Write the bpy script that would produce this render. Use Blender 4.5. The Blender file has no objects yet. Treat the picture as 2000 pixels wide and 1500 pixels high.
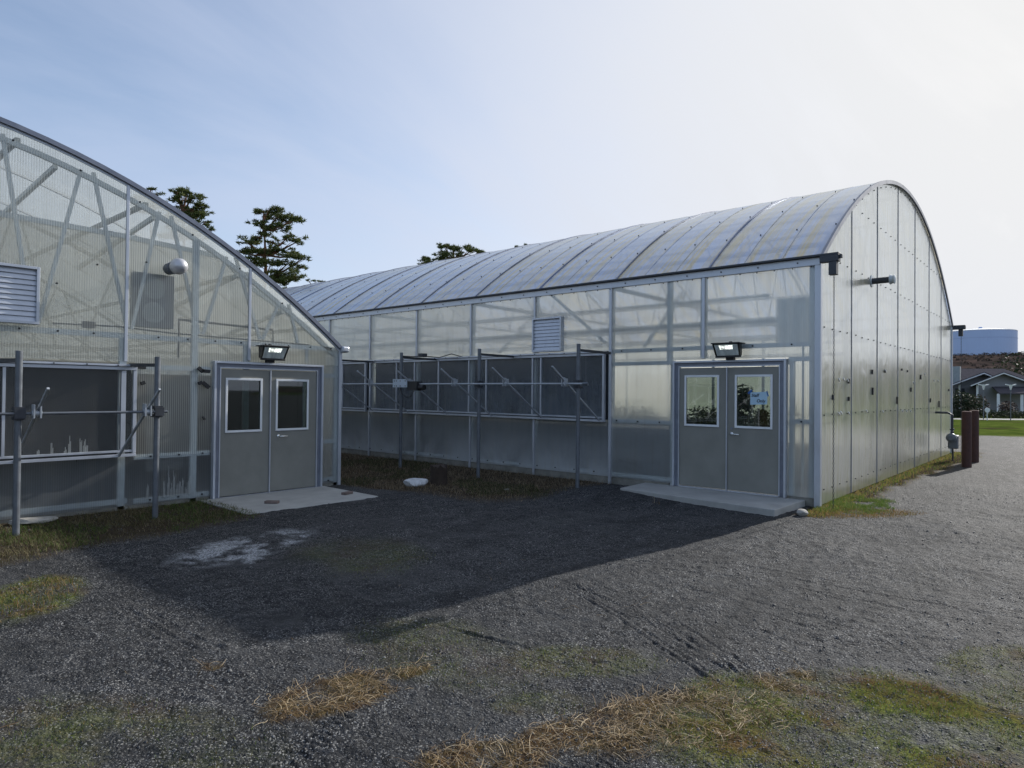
import bpy, math, random
import numpy as np
from mathutils import Vector, Matrix
random.seed(7); rng = np.random.default_rng(11)
sc = bpy.context.scene
COL = sc.collection
R = math.radians
# ------------------------------------------------------------------ camera
CAM = Vector((-10.7447, -3.1207, 1.716))
CR = Vector((0.65618952, -0.75453473, 0.00962604)).normalized()
CU = Vector((-0.0156421, -0.00084734, 0.99987729)).normalized()
CF = Vector((0.75443399, 0.65625957, 0.01235856)).normalized()
FPX = 1294.3
cd = bpy.data.cameras.new("camera"); cam = bpy.data.objects.new("camera", cd); COL.objects.link(cam)
m = Matrix((( CR.x, CU.x, -CF.x, CAM.x), (CR.y, CU.y, -CF.y, CAM.y), (CR.z, CU.z, -CF.z, CAM.z), (0, 0, 0, 1)))
cam.matrix_world = m
cd.sensor_width = 36; cd.lens = FPX / 2000 * 36; cd.clip_start = .05; cd.clip_end = 3000
sc.camera = cam
def ray(px, py): return (CF + CR * ((px - 1000) / FPX) + CU * ((750 - py) / FPX))
def at(px, py, depth): return CAM + ray(px, py) * depth
def onp(px, py, ax, v):
    d = ray(px, py); return CAM + d * ((v - CAM[ax]) / d[ax])
def G(px, py): return onp(px, py, 2, 0.0)

# ------------------------------------------------------------------ materials
def newmat(name):
    mt = bpy.data.materials.new(name); mt.use_nodes = True
    nt = mt.node_tree; nt.nodes.clear()
    out = nt.nodes.new('ShaderNodeOutputMaterial')
    return mt, nt, out
class NT:
    def __init__(s, nt): s.nt = nt
    def n(s, t, **kw):
        nd = s.nt.nodes.new(t)
        for k, v in kw.items():
            if k.startswith('_'): setattr(nd, k[1:], v)
        for k, v in kw.items():
            if k.startswith('_'): continue
            key = int(k[1:]) if k[0] == 'i' and k[1:].isdigit() else k.replace('__', ' ')
            if hasattr(v, 'links') or isinstance(v, bpy.types.NodeSocket): s.nt.links.new(v, nd.inputs[key])
            else: nd.inputs[key].default_value = v
        return nd
    def math(s, op, a, b=0.0, clamp=False):
        nd = s.nt.nodes.new('ShaderNodeMath'); nd.operation = op; nd.use_clamp = clamp
        for i, v in enumerate((a, b)):
            if isinstance(v, bpy.types.NodeSocket): s.nt.links.new(v, nd.inputs[i])
            else: nd.inputs[i].default_value = v
        return nd.outputs[0]
    def mixc(s, f, a, b):
        nd = s.nt.nodes.new('ShaderNodeMix'); nd.data_type = 'RGBA'
        for i, v in ((0, f), (6, a), (7, b)):
            if isinstance(v, bpy.types.NodeSocket): s.nt.links.new(v, nd.inputs[i])
            else: nd.inputs[i].default_value = v if not isinstance(v, tuple) else (*v, 1)[:4]
        return nd.outputs[2]
    def mixs(s, f, a, b):
        nd = s.nt.nodes.new('ShaderNodeMixShader')
        if isinstance(f, bpy.types.NodeSocket): s.nt.links.new(f, nd.inputs[0])
        else: nd.inputs[0].default_value = f
        s.nt.links.new(a, nd.inputs[1]); s.nt.links.new(b, nd.inputs[2]); return nd.outputs[0]
    def ramp(s, f, lo, hi, a=0., b=1.):
        nd = s.nt.nodes.new('ShaderNodeMapRange'); nd.clamp = True
        s.nt.links.new(f, nd.inputs[0])
        for i, v in ((1, lo), (2, hi), (3, a), (4, b)): nd.inputs[i].default_value = v
        return nd.outputs[0]
    def noise(s, vec, scale, detail=4, rough=.55, dist=0.):
        nd = s.nt.nodes.new('ShaderNodeTexNoise')
        if vec is not None: s.nt.links.new(vec, nd.inputs['Vector'])
        nd.inputs['Scale'].default_value = scale; nd.inputs['Detail'].default_value = detail
        nd.inputs['Roughness'].default_value = rough; nd.inputs['Distortion'].default_value = dist
        return nd.outputs[0]
    def mapping(s, vec, scale):
        nd = s.nt.nodes.new('ShaderNodeMapping'); s.nt.links.new(vec, nd.inputs[0]); nd.inputs['Scale'].default_value = scale
        return nd.outputs[0]
def simple(name, col, rough=.6, metal=0., var=.15, scale=6., bump=.0, spec=.5, stretch=(1, 1, 1), rvar=.1):
    mt, nt, out = newmat(name); t = NT(nt)
    tc = t.n('ShaderNodeTexCoord'); v = t.mapping(tc.outputs['Object'], stretch)
    f = t.noise(v, scale, 6, .65)
    a = tuple(c * (1 - var) for c in col); b = tuple(min(1, c * (1 + var)) for c in col)
    c = t.mixc(t.ramp(f, .3, .7), a, b)
    p = t.n('ShaderNodeBsdfPrincipled', **{'Base__Color': c, 'Metallic': metal, 'Specular__IOR__Level': spec})
    nt.links.new(t.ramp(f, .3, .7, max(.02, rough - rvar), min(1, rough + rvar)), p.inputs['Roughness'])
    if bump:
        b_ = t.n('ShaderNodeBump', Strength=bump, Distance=.01, Height=t.noise(v, scale * 6, 5))
        nt.links.new(b_.outputs[0], p.inputs['Normal'])
    nt.links.new(p.outputs[0], out.inputs[0]); return mt
def poly(name, transp, col, stripe=.2, pitch=.026, gloss=.10, rough=.14, trans_share=.5, tint=(.93, .95, .94), wobble=.0, dirt=.25, vsplash=0., streak=(.5, .47, .36), streak_amt=.3, gmax=.6, blur=0., sscale=(7, .55), sr=(.48, .68)):
    """twin-wall polycarbonate: vertical flutes, part clear, part milky"""
    mt, nt, out = newmat(name); t = NT(nt)
    uv = t.n('ShaderNodeUVMap'); sep = t.n('ShaderNodeSeparateXYZ'); nt.links.new(uv.outputs[0], sep.inputs[0])
    u, v = sep.outputs[0], sep.outputs[1]
    geo = t.n('ShaderNodeNewGeometry')
    wv = t.math('SINE', t.math('MULTIPLY', u, 2 * math.pi / pitch))
    wv = t.ramp(wv, -.6, .9, 0, 1)
    dirtn = t.noise(t.mapping(uv.outputs[0], (*sscale, 1)), 1.6, 6, .62)
    dirtn2 = t.noise(t.mapping(uv.outputs[0], (1.2, 1.0, 1)), .9, 5, .6, .6)
    haze = t.math('ADD', t.math('MULTIPLY', wv, stripe), 1 - transp - stripe * .5)
    haze = t.math('ADD', haze, t.math('MULTIPLY', t.math('SUBTRACT', dirtn, .5), dirt))
    if vsplash:
        sp = t.math('MULTIPLY', t.ramp(v, .05, .9, 1, 0), t.ramp(dirtn2, .32, .62))
        haze = t.math('ADD', haze, t.math('MULTIPLY', sp, vsplash))
    haze = t.math('MAXIMUM', t.math('MINIMUM', haze, 1.0), .02)
    c = t.mixc(t.math('MULTIPLY', t.ramp(dirtn, *sr), streak_amt), col, streak)
    c = t.mixc(t.math('MULTIPLY', t.ramp(dirtn2, .4, .7), .25), c, tuple(x * .72 for x in col))
    tr = t.n('ShaderNodeBsdfTranslucent', Color=c); df = t.n('ShaderNodeBsdfDiffuse', Color=c)
    body = t.mixs(trans_share, df.outputs[0], tr.outputs[0])
    tp = t.n('ShaderNodeBsdfTransparent', Color=(*tint, 1))
    thru = tp.outputs[0]
    if blur:
        rf = t.n('ShaderNodeBsdfRefraction', Roughness=.55, IOR=1.07, Color=(*tint, 1)); thru = t.mixs(blur, thru, rf.outputs[0])
    s1 = t.mixs(haze, thru, body)
    bn = None
    gl = t.n('ShaderNodeBsdfGlossy', Roughness=rough, Color=(.9, .93, .95, 1))
    if wobble:
        h = t.noise(t.mapping(uv.outputs[0], (1.3, .8, 1)), 1.5, 2, .5, .9)
        b_ = t.n('ShaderNodeBump', Strength=wobble, Distance=.05, Height=h); nt.links.new(b_.outputs[0], gl.inputs['Normal'])
    lw = t.n('ShaderNodeLayerWeight', Blend=.5)
    if wobble: nt.links.new(b_.outputs[0], lw.inputs['Normal'])
    fr = t.math('ADD', t.math('MULTIPLY', t.math('POWER', lw.outputs['Facing'], 4.0), .96), .045)
    g = t.math('MINIMUM', t.math('MULTIPLY', fr, gloss * 10), gmax)
    s2 = t.mixs(g, s1, gl.outputs[0])
    nt.links.new(s2, out.inputs[0]); return mt
def glassmat(name, tint=(.75, .8, .78), k=1.0):
    mt, nt, out = newmat(name); t = NT(nt)
    lw = t.n('ShaderNodeLayerWeight', Blend=.5); fr = t.math('ADD', t.math('MULTIPLY', t.math('POWER', lw.outputs['Facing'], 4.5), .96), .045)
    gl = t.n('ShaderNodeBsdfGlossy', Roughness=.02, Color=(.95, .97, 1, 1)); tp = t.n('ShaderNodeBsdfTransparent', Color=(*tint, 1))
    nt.links.new(t.mixs(t.math('MULTIPLY', fr, k, True), tp.outputs[0], gl.outputs[0]), out.inputs[0]); return mt
def leafy(name, cols, trans=.3, rough=.7, per='Random Per Island'):
    mt, nt, out = newmat(name); t = NT(nt)
    geo = t.n('ShaderNodeNewGeometry'); cr = t.n('ShaderNodeValToRGB'); nt.links.new(geo.outputs[per], cr.inputs[0])
    el = cr.color_ramp.elements; k = len(cols)
    el[0].position = 0; el[0].color = (*cols[0], 1); el[1].position = 1; el[1].color = (*cols[-1], 1)
    for i in range(1, k - 1): e = el.new(i / (k - 1)); e.color = (*cols[i], 1)
    p = t.n('ShaderNodeBsdfPrincipled', **{'Base__Color': cr.outputs[0], 'Roughness': rough, 'Specular__IOR__Level': .25})
    tr = t.n('ShaderNodeBsdfTranslucent', Color=cr.outputs[0])
    nt.links.new(t.mixs(trans, p.outputs[0], tr.outputs[0]), out.inputs[0]); return mt

M = {}
M['alu'] = simple('aluminium', (.52, .55, .60), .42, .55, .12, 5, stretch=(1, 1, .3))
M['alu_dark'] = simple('weathered aluminium edge', (.20, .22, .27), .45, .5, .2, 5)
M['galv'] = simple('galvanised steel', (.55, .60, .62), .5, .2, .14, 7)
M['pipe'] = simple('dull grey pipe', (.13, .145, .165), .5, .3, .22, 8)
M['dark_steel'] = simple('dark steel', (.05, .055, .065), .5, .3, .25, 9)
M['black'] = simple('black plastic', (.018, .019, .02), .5, 0, .2, 9)
M['screw'] = simple('screw heads', (.03, .03, .033), .5, .3, .2, 9)
M['door'] = simple('grey door paint', (.225, .225, .20), .5, 0, .11, 2.2, bump=.12)
M['concrete'] = simple('pad concrete', (.36, .36, .34), .85, 0, .16, 3, bump=.3)
M['footing'] = simple('stained footing', (.20, .195, .17), .9, 0, .35, 4, bump=.4)
M['floor'] = simple('greenhouse floor', (.10, .10, .095), .9, 0, .3, 2)
M['curtain'] = simple('dark dimming cloth', (.028, .032, .04), .8, 0, .25, 4, stretch=(1, 1, .2))  # for sheets added behind the wall vents to darken them
M['curtain_black'] = simple('black dimming cloth', (.012, .013, .014), .8, 0, .3, 4, stretch=(1, 1, .2))  # same, for the sheet added behind the gable vent
M['louver'] = simple('louver metal', (.55, .58, .63), .35, .3, .08, 8)
M['white'] = simple('white paint', (.75, .77, .78), .5, 0, .06, 4)
M['cloth_bench'] = simple('bench top', (.16, .17, .17), .7, .2, .3, 5)
M['rust'] = simple('rust brown paint', (.075, .034, .026), .75, 0, .3, 12, bump=.3)
M['meter'] = simple('grey meter casing', (.15, .17, .19), .5, .2, .15, 14)
M['brick'] = simple('worn brick', (.17, .13, .115), .9, 0, .3, 14, bump=.5)
M['rock'] = simple('field stone', (.34, .33, .30), .9, 0, .3, 9, bump=.6)
M['sack'] = simple('pale mineral lump', (.55, .57, .58), .85, 0, .25, 12, bump=.6)
M['bark'] = simple('bark', (.10, .065, .045), .95, 0, .35, 8, bump=.8, stretch=(1, 1, .25))
M['bark_pine'] = simple('reddish pine bark', (.17, .085, .05), .95, 0, .35, 2, bump=.6)
M['charred'] = simple('dark rotten wood', (.04, .028, .02), .95, 0, .4, 14, bump=.8)
M['dimmer'] = simple('grey dimming sheet', (.075, .082, .088), .85, 0, .3, 3, stretch=(1, 1, .3))  # dark grey for sheets added inside to dim the lower panels
M['dimmer2'] = simple('mid grey dimming sheet', (.10, .105, .10), .85, 0, .3, 3, stretch=(1, 1, .3))  # lighter grey for further sheets added to dim the interior
M['rod'] = simple('zinc rod', (.42, .45, .48), .5, .3, .2, 8)
M['galv_in'] = simple('dull inner steel', (.30, .33, .33), .6, .1, .15, 7)
mt_, nt_, out_ = newmat('lit lamp'); t_ = NT(nt_); tc_ = t_.n('ShaderNodeTexCoord'); nz = t_.noise(t_.mapping(tc_.outputs['Object'], (3, 3, 12)), 3., 3, .5)
em_ = t_.n('ShaderNodeEmission', Color=(.92, 1., .94, 1)); nt_.links.new(t_.ramp(nz, .3, .65, .3, 1.6), em_.inputs[1]); nt_.links.new(em_.outputs[0], out_.inputs[0]); M['glow'] = mt_
M['pipe2'] = simple('blue grey batten', (.20, .23, .32), .45, .4, .2, 5)
M['paper'] = simple('pale blue paper', (.42, .60, .72), .8, 0, .05, 4)
M['tape'] = simple('blue tape', (.02, .10, .32), .6, 0, .1, 9)
M['ink'] = simple('black ink', (.02, .02, .03), .6, 0, .1, 9)
M['pot'] = simple('plant pot', (.05, .05, .05), .7, 0, .2, 9)
M['lens'] = simple('floodlight lens', (.62, .66, .62), .12, 0, .25, 12, stretch=(1, 1, .4))
M['reflector'] = simple('floodlight reflector', (.8, .82, .8), .2, .9, .1, 6)
M['glass'] = glassmat('door glass', (.5, .56, .54), k=1.8)
M['poly_clear'] = poly('clear fluted polycarbonate', .64, (.84, .84, .77), stripe=.42, pitch=.029, gloss=.10, rough=.2, trans_share=.6, dirt=.22, vsplash=.10, blur=.22)
M['poly_front'] = poly('front wall polycarbonate', .48, (.74, .78, .78), stripe=.36, pitch=.026, gloss=.26, rough=.12, trans_share=.6, dirt=.30, vsplash=.10, blur=.7)
M['poly_wall'] = poly('wall polycarbonate', .38, (.78, .81, .77), stripe=.14, pitch=.024, gloss=.2, rough=.2, trans_share=.6, dirt=.38, blur=.75)
M['poly_back'] = poly('far wall polycarbonate', .32, (.76, .75, .66), stripe=.0, gloss=.08, rough=.2, trans_share=.65, dirt=.3)
M['poly_flap'] = poly('flap polycarbonate', .66, (.36, .41, .46), stripe=.16, pitch=.027, gloss=.08, rough=.2, dirt=.34, vsplash=.35)
M['poly_low'] = poly('stained lower polycarbonate', .64, (.66, .69, .70), stripe=.12, pitch=.024, gloss=.08, rough=.25, dirt=.55, vsplash=1.0, blur=.3)
M['poly_gable'] = poly('bright gable polycarbonate', .14, (.86, .85, .74), stripe=.03, pitch=.021, gloss=.15, rough=.2, trans_share=.5, wobble=.2, dirt=.25, streak=(.60, .58, .38), streak_amt=.9, gmax=.62, sr=(.42, .66))
M['poly_roof'] = poly('weathered roof polycarbonate', .10, (.56, .69, .97), stripe=.03, pitch=.021, gloss=.11, rough=.24, trans_share=.5, dirt=.16, streak=(.80, .66, .36), streak_amt=1., gmax=.6, sscale=(3.2, .10), sr=(.43, .58))  # blue body colour stands in for reflected sky; tan streaks are staining
M['poly_roof_a'] = poly('clearer roof polycarbonate', .38, (.84, .86, .84), stripe=.03, pitch=.021, gloss=.10, rough=.24, trans_share=.6, dirt=.16, gmax=.6)
M['poly_low_a'] = poly('dim lower polycarbonate', .74, (.40, .43, .45), stripe=.16, pitch=.027, gloss=.08, rough=.25, dirt=.35, vsplash=.3, blur=.2)
M['poly_flap_a'] = poly('gable flap polycarbonate', .84, (.42, .44, .45), stripe=.16, pitch=.027, gloss=.07, rough=.25, dirt=.10, vsplash=.16)
M['poly_tan'] = poly('milky inner sheet', .26, (.84, .77, .62), stripe=.0, gloss=.03, rough=.4, trans_share=.6, dirt=.25)

# ------------------------------------------------------------------ mesh builder
ORG = {}
class MB:
    def __init__(s): s.v = []; s.f = []; s.uv = []; s.hasuv = False; s.pc = []
    def poly(s, pts, uvs=None):
        b = len(s.v); s.v += [tuple(p) for p in pts]; s.f.append(tuple(range(b, b + len(pts))))
        if uvs: s.hasuv = True
        s.uv.append(uvs or [(0, 0)] * len(pts)); return s
    def raw(s, vs, fs):
        b = len(s.v); s.pc.append((b, len(s.f))); s.v += [tuple(p) for p in vs]
        for f in fs: s.f.append(tuple(b + i for i in f)); s.uv.append([(0, 0)] * len(f))
        return s
    def box(s, x0, y0, z0, x1, y1, z1):
        if x0 > x1: x0, x1 = x1, x0
        if y0 > y1: y0, y1 = y1, y0
        if z0 > z1: z0, z1 = z1, z0
        return s.raw([(x0, y0, z0), (x1, y0, z0), (x1, y1, z0), (x0, y1, z0), (x0, y0, z1), (x1, y0, z1), (x1, y1, z1), (x0, y1, z1)],
                     [(0, 3, 2, 1), (4, 5, 6, 7), (0, 1, 5, 4), (1, 2, 6, 5), (2, 3, 7, 6), (3, 0, 4, 7)])
    def bar(s, p, q, w, h, up=(0, 0, 1)):
        p, q = Vector(p), Vector(q); d = (q - p).normalized(); up = Vector(up)
        sd = d.cross(up)
        if sd.length < 1e-4: sd = d.cross(Vector((1, 0, 0)))
        sd.normalize(); u = sd.cross(d).normalized(); sd *= w / 2; u *= h / 2
        return s.raw([p - sd - u, p + sd - u, p + sd + u, p - sd + u, q - sd - u, q + sd - u, q + sd + u, q - sd + u],
                     [(0, 3, 2, 1), (4, 5, 6, 7), (0, 1, 5, 4), (1, 2, 6, 5), (2, 3, 7, 6), (3, 0, 4, 7)])
    def tube(s, path, r, seg=10, cap=True):
        path = [Vector(p) for p in path]; n = len(path); rr = r if isinstance(r, (list, tuple)) else [r] * n
        vs, fs = [], []; ref = None
        for i, p in enumerate(path):
            d = (path[min(i + 1, n - 1)] - path[max(i - 1, 0)]).normalized()
            if ref is None:
                ref = Vector((0, 0, 1)) if abs(d.z) < .9 else Vector((1, 0, 0))
            a = d.cross(ref).normalized(); b = a.cross(d).normalized(); ref = b
            for k in range(seg):
                t = 2 * math.pi * k / seg; vs.append(p + (a * math.cos(t) + b * math.sin(t)) * rr[i])
        for i in range(n - 1):
            for k in range(seg):
                k2 = (k + 1) % seg; fs.append((i * seg + k, i * seg + k2, (i + 1) * seg + k2, (i + 1) * seg + k))
        if cap: fs.append(tuple(range(seg - 1, -1, -1))); fs.append(tuple((n - 1) * seg + k for k in range(seg)))
        return s.raw(vs, fs)
    def each(s, name, mat, parent, **kw):
        pc = s.pc + [(len(s.v), len(s.f))]; os_ = []
        for (v0, f0), (v1, f1) in zip(pc[:-1], pc[1:]):
            q = MB(); q.v = s.v[v0:v1]; q.f = [tuple(i - v0 for i in f) for f in s.f[f0:f1]]; q.uv = s.uv[f0:f1]; os_.append(q.build(name, mat, parent, **kw))
        return os_
    def build(s, name, mat, parent=None, bevel=0., smooth=False, origin=None):
        o_ = ORG.get(parent.name) if parent else (Vector(origin) if origin else Vector((0, 0, 0)))
        me = bpy.data.meshes.new(name)
        me.from_pydata([(v[0] - o_.x, v[1] - o_.y, v[2] - o_.z) for v in s.v], [], s.f)
        if s.hasuv:
            ul = me.uv_layers.new(name='UVMap'); flat = [c for f in s.uv for p in f for c in p]
            ul.data.foreach_set('uv', flat)
        me.materials.append(mat)
        if smooth: me.polygons.foreach_set('use_smooth', [True] * len(me.polygons))
        me.update()
        ob = bpy.data.objects.new(name, me); COL.objects.link(ob)
        if parent: ob.parent = parent; ORG[ob.name] = o_
        else: ob.location = o_; ORG[ob.name] = o_
        if bevel:
            b = ob.modifiers.new('bevel', 'BEVEL'); b.width = bevel; b.segments = 2; b.limit_method = 'ANGLE'
        return ob
def tag(o, label=None, cat=None, group=None, kind=None):
    if label: o['label'] = label
    if cat: o['category'] = cat
    if group: o['group'] = group
    if kind: o['kind'] = kind
    return o
def thing(name, label, cat, loc, group=None):
    o = bpy.data.objects.new(name, None); COL.objects.link(o); o.location = loc; o.empty_display_size = .2
    ORG[o.name] = Vector(loc); return tag(o, label, cat, group)
def copy_tree(o, loc, label):
    def rec(a, par):
        c = a.copy(); COL.objects.link(c); c.parent = par
        for ch in [x for x in bpy.data.objects if x.parent == a and x != c]: rec(ch, c)
        return c
    kids = [x for x in bpy.data.objects if x.parent == o]
    r = o.copy(); COL.objects.link(r); r.location = loc; r['label'] = label
    for ch in kids: rec(ch, r)
    return r

# ------------------------------------------------------------------ greenhouse pieces
E0 = 3.84
class House: pass
def arch(W, E, rise, x0, s):           # s in 0..1 -> (x, z)
    return x0 + W * s, E + rise * (1 - (1 - 2 * s) ** 2)
def archz(W, E, rise, x0, x): return arch(W, E, rise, x0, (x - x0) / W)[1]
def sheet_x(par, name, mat, X, y0, y1, z0, z1):      # sheet on plane X
    MB().poly([(X, y0, z0), (X, y1, z0), (X, y1, z1), (X, y0, z1)], [(y0, z0), (y1, z0), (y1, z1), (y0, z1)]).build(name, mat, par)
def sheet_y(par, name, mat, Y, x0, x1, z0, z1):
    MB().poly([(x0, Y, z0), (x1, Y, z0), (x1, Y, z1), (x0, Y, z1)], [(x0, z0), (x1, z0), (x1, z1), (x0, z1)]).build(name, mat, par)
def gable_sheet(par, name, mat, Y, x0, x1, z0, g, n=8, drop=.02):
    W, E, rise, gx = g
    pts = [(x0, Y, z0), (x1, Y, z0)] + [(x1 + (x0 - x1) * i / n, Y, archz(W, E, rise, gx, x1 + (x0 - x1) * i / n) - drop) for i in range(n + 1)]
    MB().poly(pts, [(p[0], p[2]) for p in pts]).build(name, mat, par)
def arc_bar(mb, W, E, rise, x0, Y, w, h, off=0., n=28, s0=0., s1=1.):
    pts = []
    for i in range(n + 1):
        s = s0 + (s1 - s0) * i / n; x, z = arch(W, E, rise, x0, s)
        dx, dz = W, rise * 4 * (1 - 2 * s); l = math.hypot(dx, dz)
        pts.append((x - dz / l * off, z + dx / l * off, -dz / l, dx / l))
    vs, fs = [], []
    for x, z, nx, nz in pts:
        vs += [(x - nx * h / 2, Y - w / 2, z - nz * h / 2), (x - nx * h / 2, Y + w / 2, z - nz * h / 2), (x + nx * h / 2, Y + w / 2, z + nz * h / 2), (x + nx * h / 2, Y - w / 2, z + nz * h / 2)]
    for i in range(n):
        for k in range(4): k2 = (k + 1) % 4; fs.append((4 * i + k, 4 * i + 4 + k, 4 * i + 4 + k2, 4 * i + k2))
    fs += [(0, 1, 2, 3), (4 * n + 3, 4 * n + 2, 4 * n + 1, 4 * n)]
    return mb.raw(vs, fs)
def roof_sheet(par, W, E, rise, x0, y0, y1, mat, n=36):
    mb = MB(); L = 0; px_ = None
    prev = None
    for i in range(n + 1):
        s = i / n; x, z = arch(W, E, rise, x0, s)
        if prev: l2 = L + math.hypot(x - prev[0], z - prev[1])
        else: l2 = 0
        if prev: mb.poly([(prev[0], y0, prev[1]), (prev[0], y1, prev[1]), (x, y1, z), (x, y0, z)], [(y0, L), (y1, L), (y1, l2), (y0, l2)])
        L = l2; prev = (x, z)
    return mb.build('roof_panel', mat, par, smooth=False)
def screws(par, pts, ax, r=.014, name='screw_row'):
    mb = MB()
    for p in pts:
        x, y, z = p
        if ax == 0: mb.tube([(x, y, z), (x - .012, y, z)], r, 6)
        else: mb.tube([(x, y, z), (x, y - .012, z)], r, 6)
    o = mb.build(name, M['screw'], par); return tag(o, kind='stuff')
def truss(par, W, E, rise, x0, Y, chord, nweb=7, w=.05, end=True, nm='galv_in'):
    mb = MB(); arc_bar(mb, W, E - .16, rise, x0, Y, w, .06, 0, 28, .004, .996)
    mb.bar((x0 + .05, Y, chord), (x0 + W - .05, Y, chord), w, .07)
    o = mb.build('roof_truss', M[nm], par)
    wb = MB(); n = nweb
    for i in range(n):
        xa = x0 + W * (i + .12) / n; xb = x0 + W * (i + .5) / n; xc = x0 + W * (i + .88) / n
        zb = archz(W, E, rise, x0, xb) - .2
        if zb - chord < .25: continue
        wb.bar((xa, Y, chord), (xb - .08, Y, zb), .035, .035, (0, 1, 0)); wb.bar((xb + .08, Y, zb), (xc, Y, chord), .035, .035, (0, 1, 0))
    wb.each('truss_web', M[nm], o)
def double_door(par, axis, P, a0, a1, z0, h, win, seam, handle):
    """door in plane axis=P (outside is -axis). a0<a1 horizontal extents; win = list of (a0,a1,z0,z1)."""
    def B(mb, a, b, c, d, o0, o1):
        if axis == 0: return mb.box(P + o0, a, c, P + o1, b, d)
        return mb.box(a, P + o0, c, b, P + o1, d)
    fr = MB(); t = .035
    B(fr, a0, a0 + t, z0, z0 + h, -.075, .03); B(fr, a1 - t, a1, z0, z0 + h, -.075, .03); B(fr, a0 + t, a1 - t, z0 + h - t, z0 + h, -.077, .03)
    fo = fr.build('door_frame', M['alu'], par, bevel=.004)
    st = MB(); t2 = .10
    B(st, a0 + t, a0 + t2, z0, z0 + h - t, -.035, .03); B(st, a1 - t2, a1 - t, z0, z0 + h - t, -.035, .03); B(st, a0 + t2, a1 - t2, z0 + h - t2 + .01, z0 + h - t, -.033, .03)
    st.each('door_jamb', M['alu_dark'], fo)
    bead = MB(); t3 = .118
    B(bead, a0 + t2, a0 + t3, z0 + .01, z0 + h - t2 + .01, -.045, .02); B(bead, a1 - t3, a1 - t2, z0 + .01, z0 + h - t2 + .01, -.045, .02)
    B(bead, a0 + t3, a1 - t3, z0 + h - t3 + .01, z0 + h - t2 + .01, -.043, .02); B(bead, seam - .009, seam + .009, z0 + .02, z0 + h - t3, -.052, .0)
    bead.build('door_edging', M['alu'], fo)
    th = MB(); B(th, a0 + t3, a1 - t3, z0 - .0, z0 + .018, -.06, .03); th.build('threshold', M['alu'], fo)
    for k, (l0, l1) in enumerate(((a0 + t3 + .004, seam - .012), (seam + .012, a1 - t3 - .004))):
        w = [q for q in win if l0 < (q[0] + q[1]) / 2 < l1][0]
        d = MB(); zb, zt = z0 + .03, z0 + h - t3 - .002
        f = .02
        B(d, l0, w[0] + f, zb, zt, -.028, .015); B(d, w[1] - f, l1, zb, zt, -.028, .015)
        B(d, w[0] + f, w[1] - f, zb, w[2] + f, -.028, .015); B(d, w[0] + f, w[1] - f, w[3] - f, zt, -.028, .015)
        dl = d.build('door_leaf', M['door'], par)
        wf = MB(); g = .036
        B(wf, w[0], w[0] + g, w[2], w[3], -.046, -.0281); B(wf, w[1] - g, w[1], w[2], w[3], -.046, -.0281)
        B(wf, w[0] + g, w[1] - g, w[2], w[2] + g, -.046, -.0281); B(wf, w[0] + g, w[1] - g, w[3] - g, w[3], -.046, -.0281)
        wf.build('window_frame', M['white'], dl, bevel=.004)
        gp = MB()
        if axis == 0: gp.box(P - .016, w[0] + f, w[2] + f, P - .011, w[1] - f, w[3] - f)
        else: gp.box(w[0] + f, P - .016, w[2] + f, w[1] - f, P - .011, w[3] - f)
        gp.build('pane', M['glass'], dl)
        if l0 - .1 < handle[0] < l1 + .1 and not (handle[0] < l0 or handle[0] > l1):
            hd = MB(); ha, hz, sg = handle
            def V(a, o, z): return (P + o, a, z) if axis == 0 else (a, P + o, z)
            hd.tube([V(ha, -.028, hz), V(ha, -.04, hz)], .03, 14)
            hd.tube([V(ha, -.04, hz), V(ha, -.085, hz), V(ha + sg * .02, -.092, hz), V(ha + sg * .13, -.09, hz - .004), V(ha + sg * .145, -.075, hz - .004)], .0095, 10)
            hd.build('handle', M['reflector'], dl, smooth=True)
            lk = MB(); lk.tube([V(ha, -.028, hz + .09), V(ha, -.036, hz + .09)], .02, 14); lk.build('lock_cylinder', M['alu_dark'], dl)
def louver(par, axis, P, a0, a1, z0, z1, n=9):
    def B(mb, a, b, c, d, o0, o1):
        if axis == 0: return mb.box(P + o0, a, c, P + o1, b, d)
        return mb.box(a, P + o0, c, b, P + o1, d)
    fr = MB(); t = .035
    B(fr, a0, a0 + t, z0, z1, -.11, .01); B(fr, a1 - t, a1, z0, z1, -.11, .01); B(fr, a0 + t, a1 - t, z0, z0 + t, -.11, .01); B(fr, a0 + t, a1 - t, z1 - t, z1, -.11, .01)
    v = fr.build('louver_vent', M['alu'], par, bevel=.003)
    sl = MB(); hh = (z1 - z0 - 2 * t) / n
    for i in range(n):
        zb = z0 + t + i * hh
        for q0, q1, o0, o1 in ((zb - .002, zb + hh * 1.02, -.082, -.062),):
            if axis == 0: pts = [(P + o0, a0 + t, q0), (P + o0, a1 - t, q0), (P + o1, a1 - t, q1), (P + o1, a0 + t, q1)]
            else: pts = [(a0 + t, P + o0, q0), (a1 - t, P + o0, q0), (a1 - t, P + o1, q1), (a0 + t, P + o1, q1)]
            sl.poly(pts)
            pts2 = [(p[0] + (.004 if axis == 0 else 0), p[1] + (.004 if axis == 1 else 0), p[2]) for p in pts]; sl.poly(pts2[::-1])
            sl.poly([pts[0], pts[1], pts2[1], pts2[0]]); sl.poly([pts[3], pts[2], pts2[2], pts2[3]])
    sl.build('slat', M['louver'], v)
    bk = MB(); B(bk, a0 + t, a1 - t, z0 + t, z1 - t, -.02, -.01); bk.build('backing', M['dark_steel'], v)

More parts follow.
